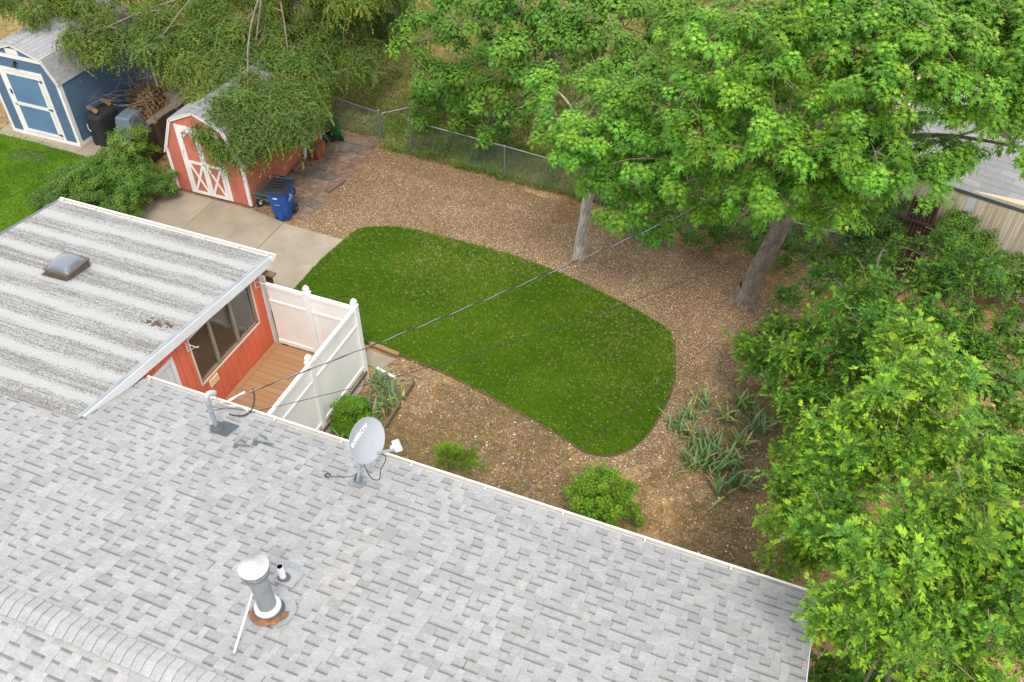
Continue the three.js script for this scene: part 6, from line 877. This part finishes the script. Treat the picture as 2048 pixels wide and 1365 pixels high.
// ivy and shrubs: small leaf clusters over low mounds
const boxSprays = [27, 28].map((s) => rosette(s, 9, 0.04, BROAD, [1.5, 1.3, 0.8])), ivySprays = [21, 22].map((s) => rosette(s, 8, 0.07, BROAD, [1.25, 1.25, 0.9])), fineSprays = [23, 24].map((s) => shoot(s, 13, 0.2, 0.035, OVAL, 0.15, [1.7, 1.35, 0.8], [0.6, 0.5, 0.4])), lobedSprays = [25, 26].map((s) => rosette(s, 8, 0.07, MAPLE, [1.5, 1.35, 0.9]));
function bush(name, label, category, clumps, per, geos, leaf, stems, group) {
  const t = thing(name, label, category, group), r = rng(leaf.seed); t.userData.base = stems[0];
  for (const s of stems) for (let i = 0; i < 3; i++) { const c = clumps[Math.floor(r() * clumps.length)]; put('stem', limb([V(s[0], s[1], -0.02), V(lerp(s[0], c[0], 0.4), lerp(s[1], c[1], 0.4), c[2] * 0.6), V(c[0], c[1], c[2])], 0.016, 0.005, 5, 5, 0.1, i), M.twig, t); }
  crown(t, geos, clumps, per, { name: 'foliage', ...leaf });
}
bush('ivy', 'dark green ivy mound between the white roof and the red shed', 'ivy', mound(51, 96, (r) => { const u = -19.0 + r() * 2.8, v = 13.6 + r() * 2.45; return [u, v, 0.25 + 0.85 * r() * sstep(-19.4, -18.2, u) * sstep(16.6, 15.2, v), 0.36]; }), 170, ivySprays, { rosette: true, size: 0.9, bunch: 5, spread: 0.1, seed: 511, col: [0.085, 0.18, 0.028] }, [[-17.6, 14.8], [-16.9, 15.3]]);
bush('ivy', 'brighter ivy climbing over the front of the plank fence', 'ivy', mound(52, 22, (r) => [-18.2 + r() * 0.6, 15.7 + r() * 1.0, 0.5 + 0.8 * r(), 0.3]), 130, ivySprays, { rosette: true, size: 0.9, bunch: 5, spread: 0.1, seed: 521, col: [0.12, 0.21, 0.03] }, [[-17.85, 16.0]]);
bush('ivy', 'green ivy heaped against the cream board house', 'ivy', mound(53, 60, (r) => { const u = 3.0 + r() * 3.2; return [u, 18.7 + r() * 0.8 - 0.15 * (u - 3), 0.5 + (1.5 - 0.3 * (u - 3)) * Math.sqrt(r()), 0.36]; }), 120, ivySprays, { rosette: true, size: 1, bunch: 5, spread: 0.1, seed: 531, col: [0.1, 0.2, 0.03] }, [[4, 19]]);
bush('ivy', 'shaded ivy around the dark half log screen', 'ivy', mound(54, 34, (r) => [1.0 + r() * 1.2, 19.0 + r() * 0.9, 0.3 + 1.3 * r(), 0.36]), 110, ivySprays, { rosette: true, size: 1, seed: 541, col: [0.075, 0.165, 0.03] }, [[1.9, 20]]);
bush('creeper', 'dark creeper growing on the wire fence under the maples', 'vine', mound(55, 44, (r) => [-4.2 + r() * 5, 18.3 + r() * 1.0, 0.25 + 0.55 * r(), 0.34]), 110, ivySprays, { rosette: true, size: 0.9, seed: 551, col: [0.07, 0.16, 0.025] }, [[-2, 18.9]]);
bush('vine', 'yellow green vine on the wire fence beside the gate', 'vine', mound(56, 22, (r) => [-11.1 + r() * 2.2, 20.0 + r() * 0.5, 0.15 + 0.8 * r(), 0.26]), 260, fineSprays, { size: 0.9, lift: 0.3, bunch: 4, spread: 0.1, seed: 561, col: [0.11, 0.2, 0.02] }, [[-10.6, 20.2]]);
bush('boxwood_shrub', 'dense rounded green shrub against the outside of the white fence', 'shrub', mound(57, 26, (r) => { const a = r() * 6.3, q = Math.sqrt(r()) * 0.33, h = 0.15 + r() * 0.65; return [-7.5 + Math.cos(a) * q * (1.1 - 0.5 * h), 10.0 + Math.sin(a) * q * (1.1 - 0.4 * h), h, 0.17]; }), 560, boxSprays, { rosette: true, size: 1, bunch: 3, spread: 0.07, seed: 571, col: [0.11, 0.25, 0.02] }, [[-7.5, 10.0]]);
bush('low_shrub', 'small feathery green shrub on the bare soil under the gutter', 'shrub', mound(58, 14, (r) => { const a = r() * 6.3, q = Math.sqrt(r()) * 0.3; return [-5.0 + Math.cos(a) * q * 1.2, 9.75 + Math.sin(a) * q * 0.8, 0.1 + r() * 0.25, 0.15]; }), 620, fineSprays, { size: 0.7, lift: 0.8, bunch: 3, spread: 0.08, seed: 581, col: [0.12, 0.24, 0.02] }, [[-5.0, 9.75]]);
bush('currant_shrub', 'yellow green lobed leaf shrub below the tip of the lawn', 'shrub', mound(59, 44, (r) => { const a = r() * 6.3, q = Math.sqrt(r()) * 0.85, h = 0.15 + r() * 0.85; return [-2.0 + Math.cos(a) * q * (1.2 - 0.6 * h), 9.7 + Math.sin(a) * q * (1.1 - 0.5 * h), h, 0.2]; }), 170, lobedSprays, { rosette: true, size: 0.85, bunch: 4, spread: 0.1, seed: 591, col: [0.115, 0.235, 0.018] }, [[-2.0, 9.7]]);
// irises: fans of sword leaves, each leaf a piece of its own
{
  const blade = (seed, len, wid, bend) => { const r = rng(seed), pos = [], n = 7, P = (t, s) => { const w = wid * (1 - Math.pow(t, 3)) * (0.7 + 0.6 * Math.min(1, t * 4)) / 2; return [len * bend * t * t * (0.6 + 0.4 * t), len * (t - 0.38 * bend * t * t * t), s * w, ]; }; for (let i = 0; i < n; i++) for (const [s0, s1] of [[-1, 0], [0, 1]]) { const t = i / n, u = (i + 1) / n, a = P(t, s0), b = P(t, s1), c = P(u, s1), d = P(u, s0); for (const q of [a, b, d, b, c, d]) { pos.push(q[0] + (q[2] === 0 ? 0.004 : 0), q[1], q[2]); } } const g = new THREE.BufferGeometry(); g.setAttribute('position', new THREE.Float32BufferAttribute(pos, 3)); g.computeVertexNormals(); return g; };
  const geos = [blade(1, 0.5, 0.036, 0.25), blade(2, 0.55, 0.04, 0.55), blade(3, 0.45, 0.034, 0.9), blade(4, 0.6, 0.038, 0.4)], cols = [[0.11, 0.21, 0.065], [0.14, 0.25, 0.06], [0.09, 0.18, 0.075], [0.24, 0.32, 0.06], [0.46, 0.30, 0.12]].map((c) => new THREE.MeshStandardMaterial({ color: lin(...c), roughness: 0.55, side: THREE.DoubleSide })), r = rng(4242);
  const clump = (u, v, n, k, label, group) => { const t = thing('iris_plant', label, 'iris', group); t.userData.base = [u, v]; for (let i = 0; i < n; i++) { const o = put('leaf', geos[Math.floor(r() * 4)], cols[r() < 0.06 ? 4 : r() < 0.12 ? 3 : Math.floor(r() * 3)], t), s = k * (0.7 + 0.5 * r()); o.position.copy(V(u + (r() - 0.5) * 0.3, v + (r() - 0.5) * 0.3, 0)); o.rotation.set((r() - 0.5) * 0.5, r() * 6.283, (r() - 0.5) * 0.5 - 0.12); o.scale.setScalar(s); } };
  for (const [u, v] of [[-7.12, 10.63], [-7.26, 10.34], [-6.98, 10.9], [-7.4, 11.1], [-7.2, 10.0], [-7.35, 9.65], [-7.05, 9.8], [-7.3, 9.3], [-7.6, 11.25]]) clump(u, v, 17, 1.0, 'iris plant in the timber edged bed beside the white fence', 'irises in the timber edged bed');
  for (const [u, v] of [[-1.18, 12.78], [-1.02, 13.2], [-1.32, 12.4], [-0.39, 13.02], [-0.71, 11.89], [-0.83, 11.57], [-0.31, 11.91], [-0.08, 12.49], [-0.15, 11.18], [0.0, 13.4], [0.24, 12.98], [-0.41, 11.5], [-0.07, 11.94], [-0.62, 12.2], [-0.9, 12.3], [-0.55, 11.7], [-0.2, 13.6], [0.1, 11.5]]) clump(u, v, 18, 0.95, 'iris plant in the open bed between the turf and the elms', 'irises in the bed beside the elms');
}
// each thing's group sits at the thing's own base
for (const t of things) {
  if (t.userData.fixed) { delete t.userData.fixed; continue; }
  const b = new THREE.Box3(); t.traverse((o) => { if (o.isMesh && !o.isInstancedMesh) { o.geometry.computeBoundingBox(); o.updateWorldMatrix(true, false); b.union(o.geometry.boundingBox.clone().applyMatrix4(o.matrixWorld)); } });
  const s = t.userData.base, p = s ? V(s[0], s[1], Math.max(0, b.min.y)) : new THREE.Vector3((b.min.x + b.max.x) / 2, b.min.y, (b.min.z + b.max.z) / 2); delete t.userData.base;
  t.position.copy(p); for (const c of t.children) c.position.sub(p);
}
renderer.render(scene, camera);
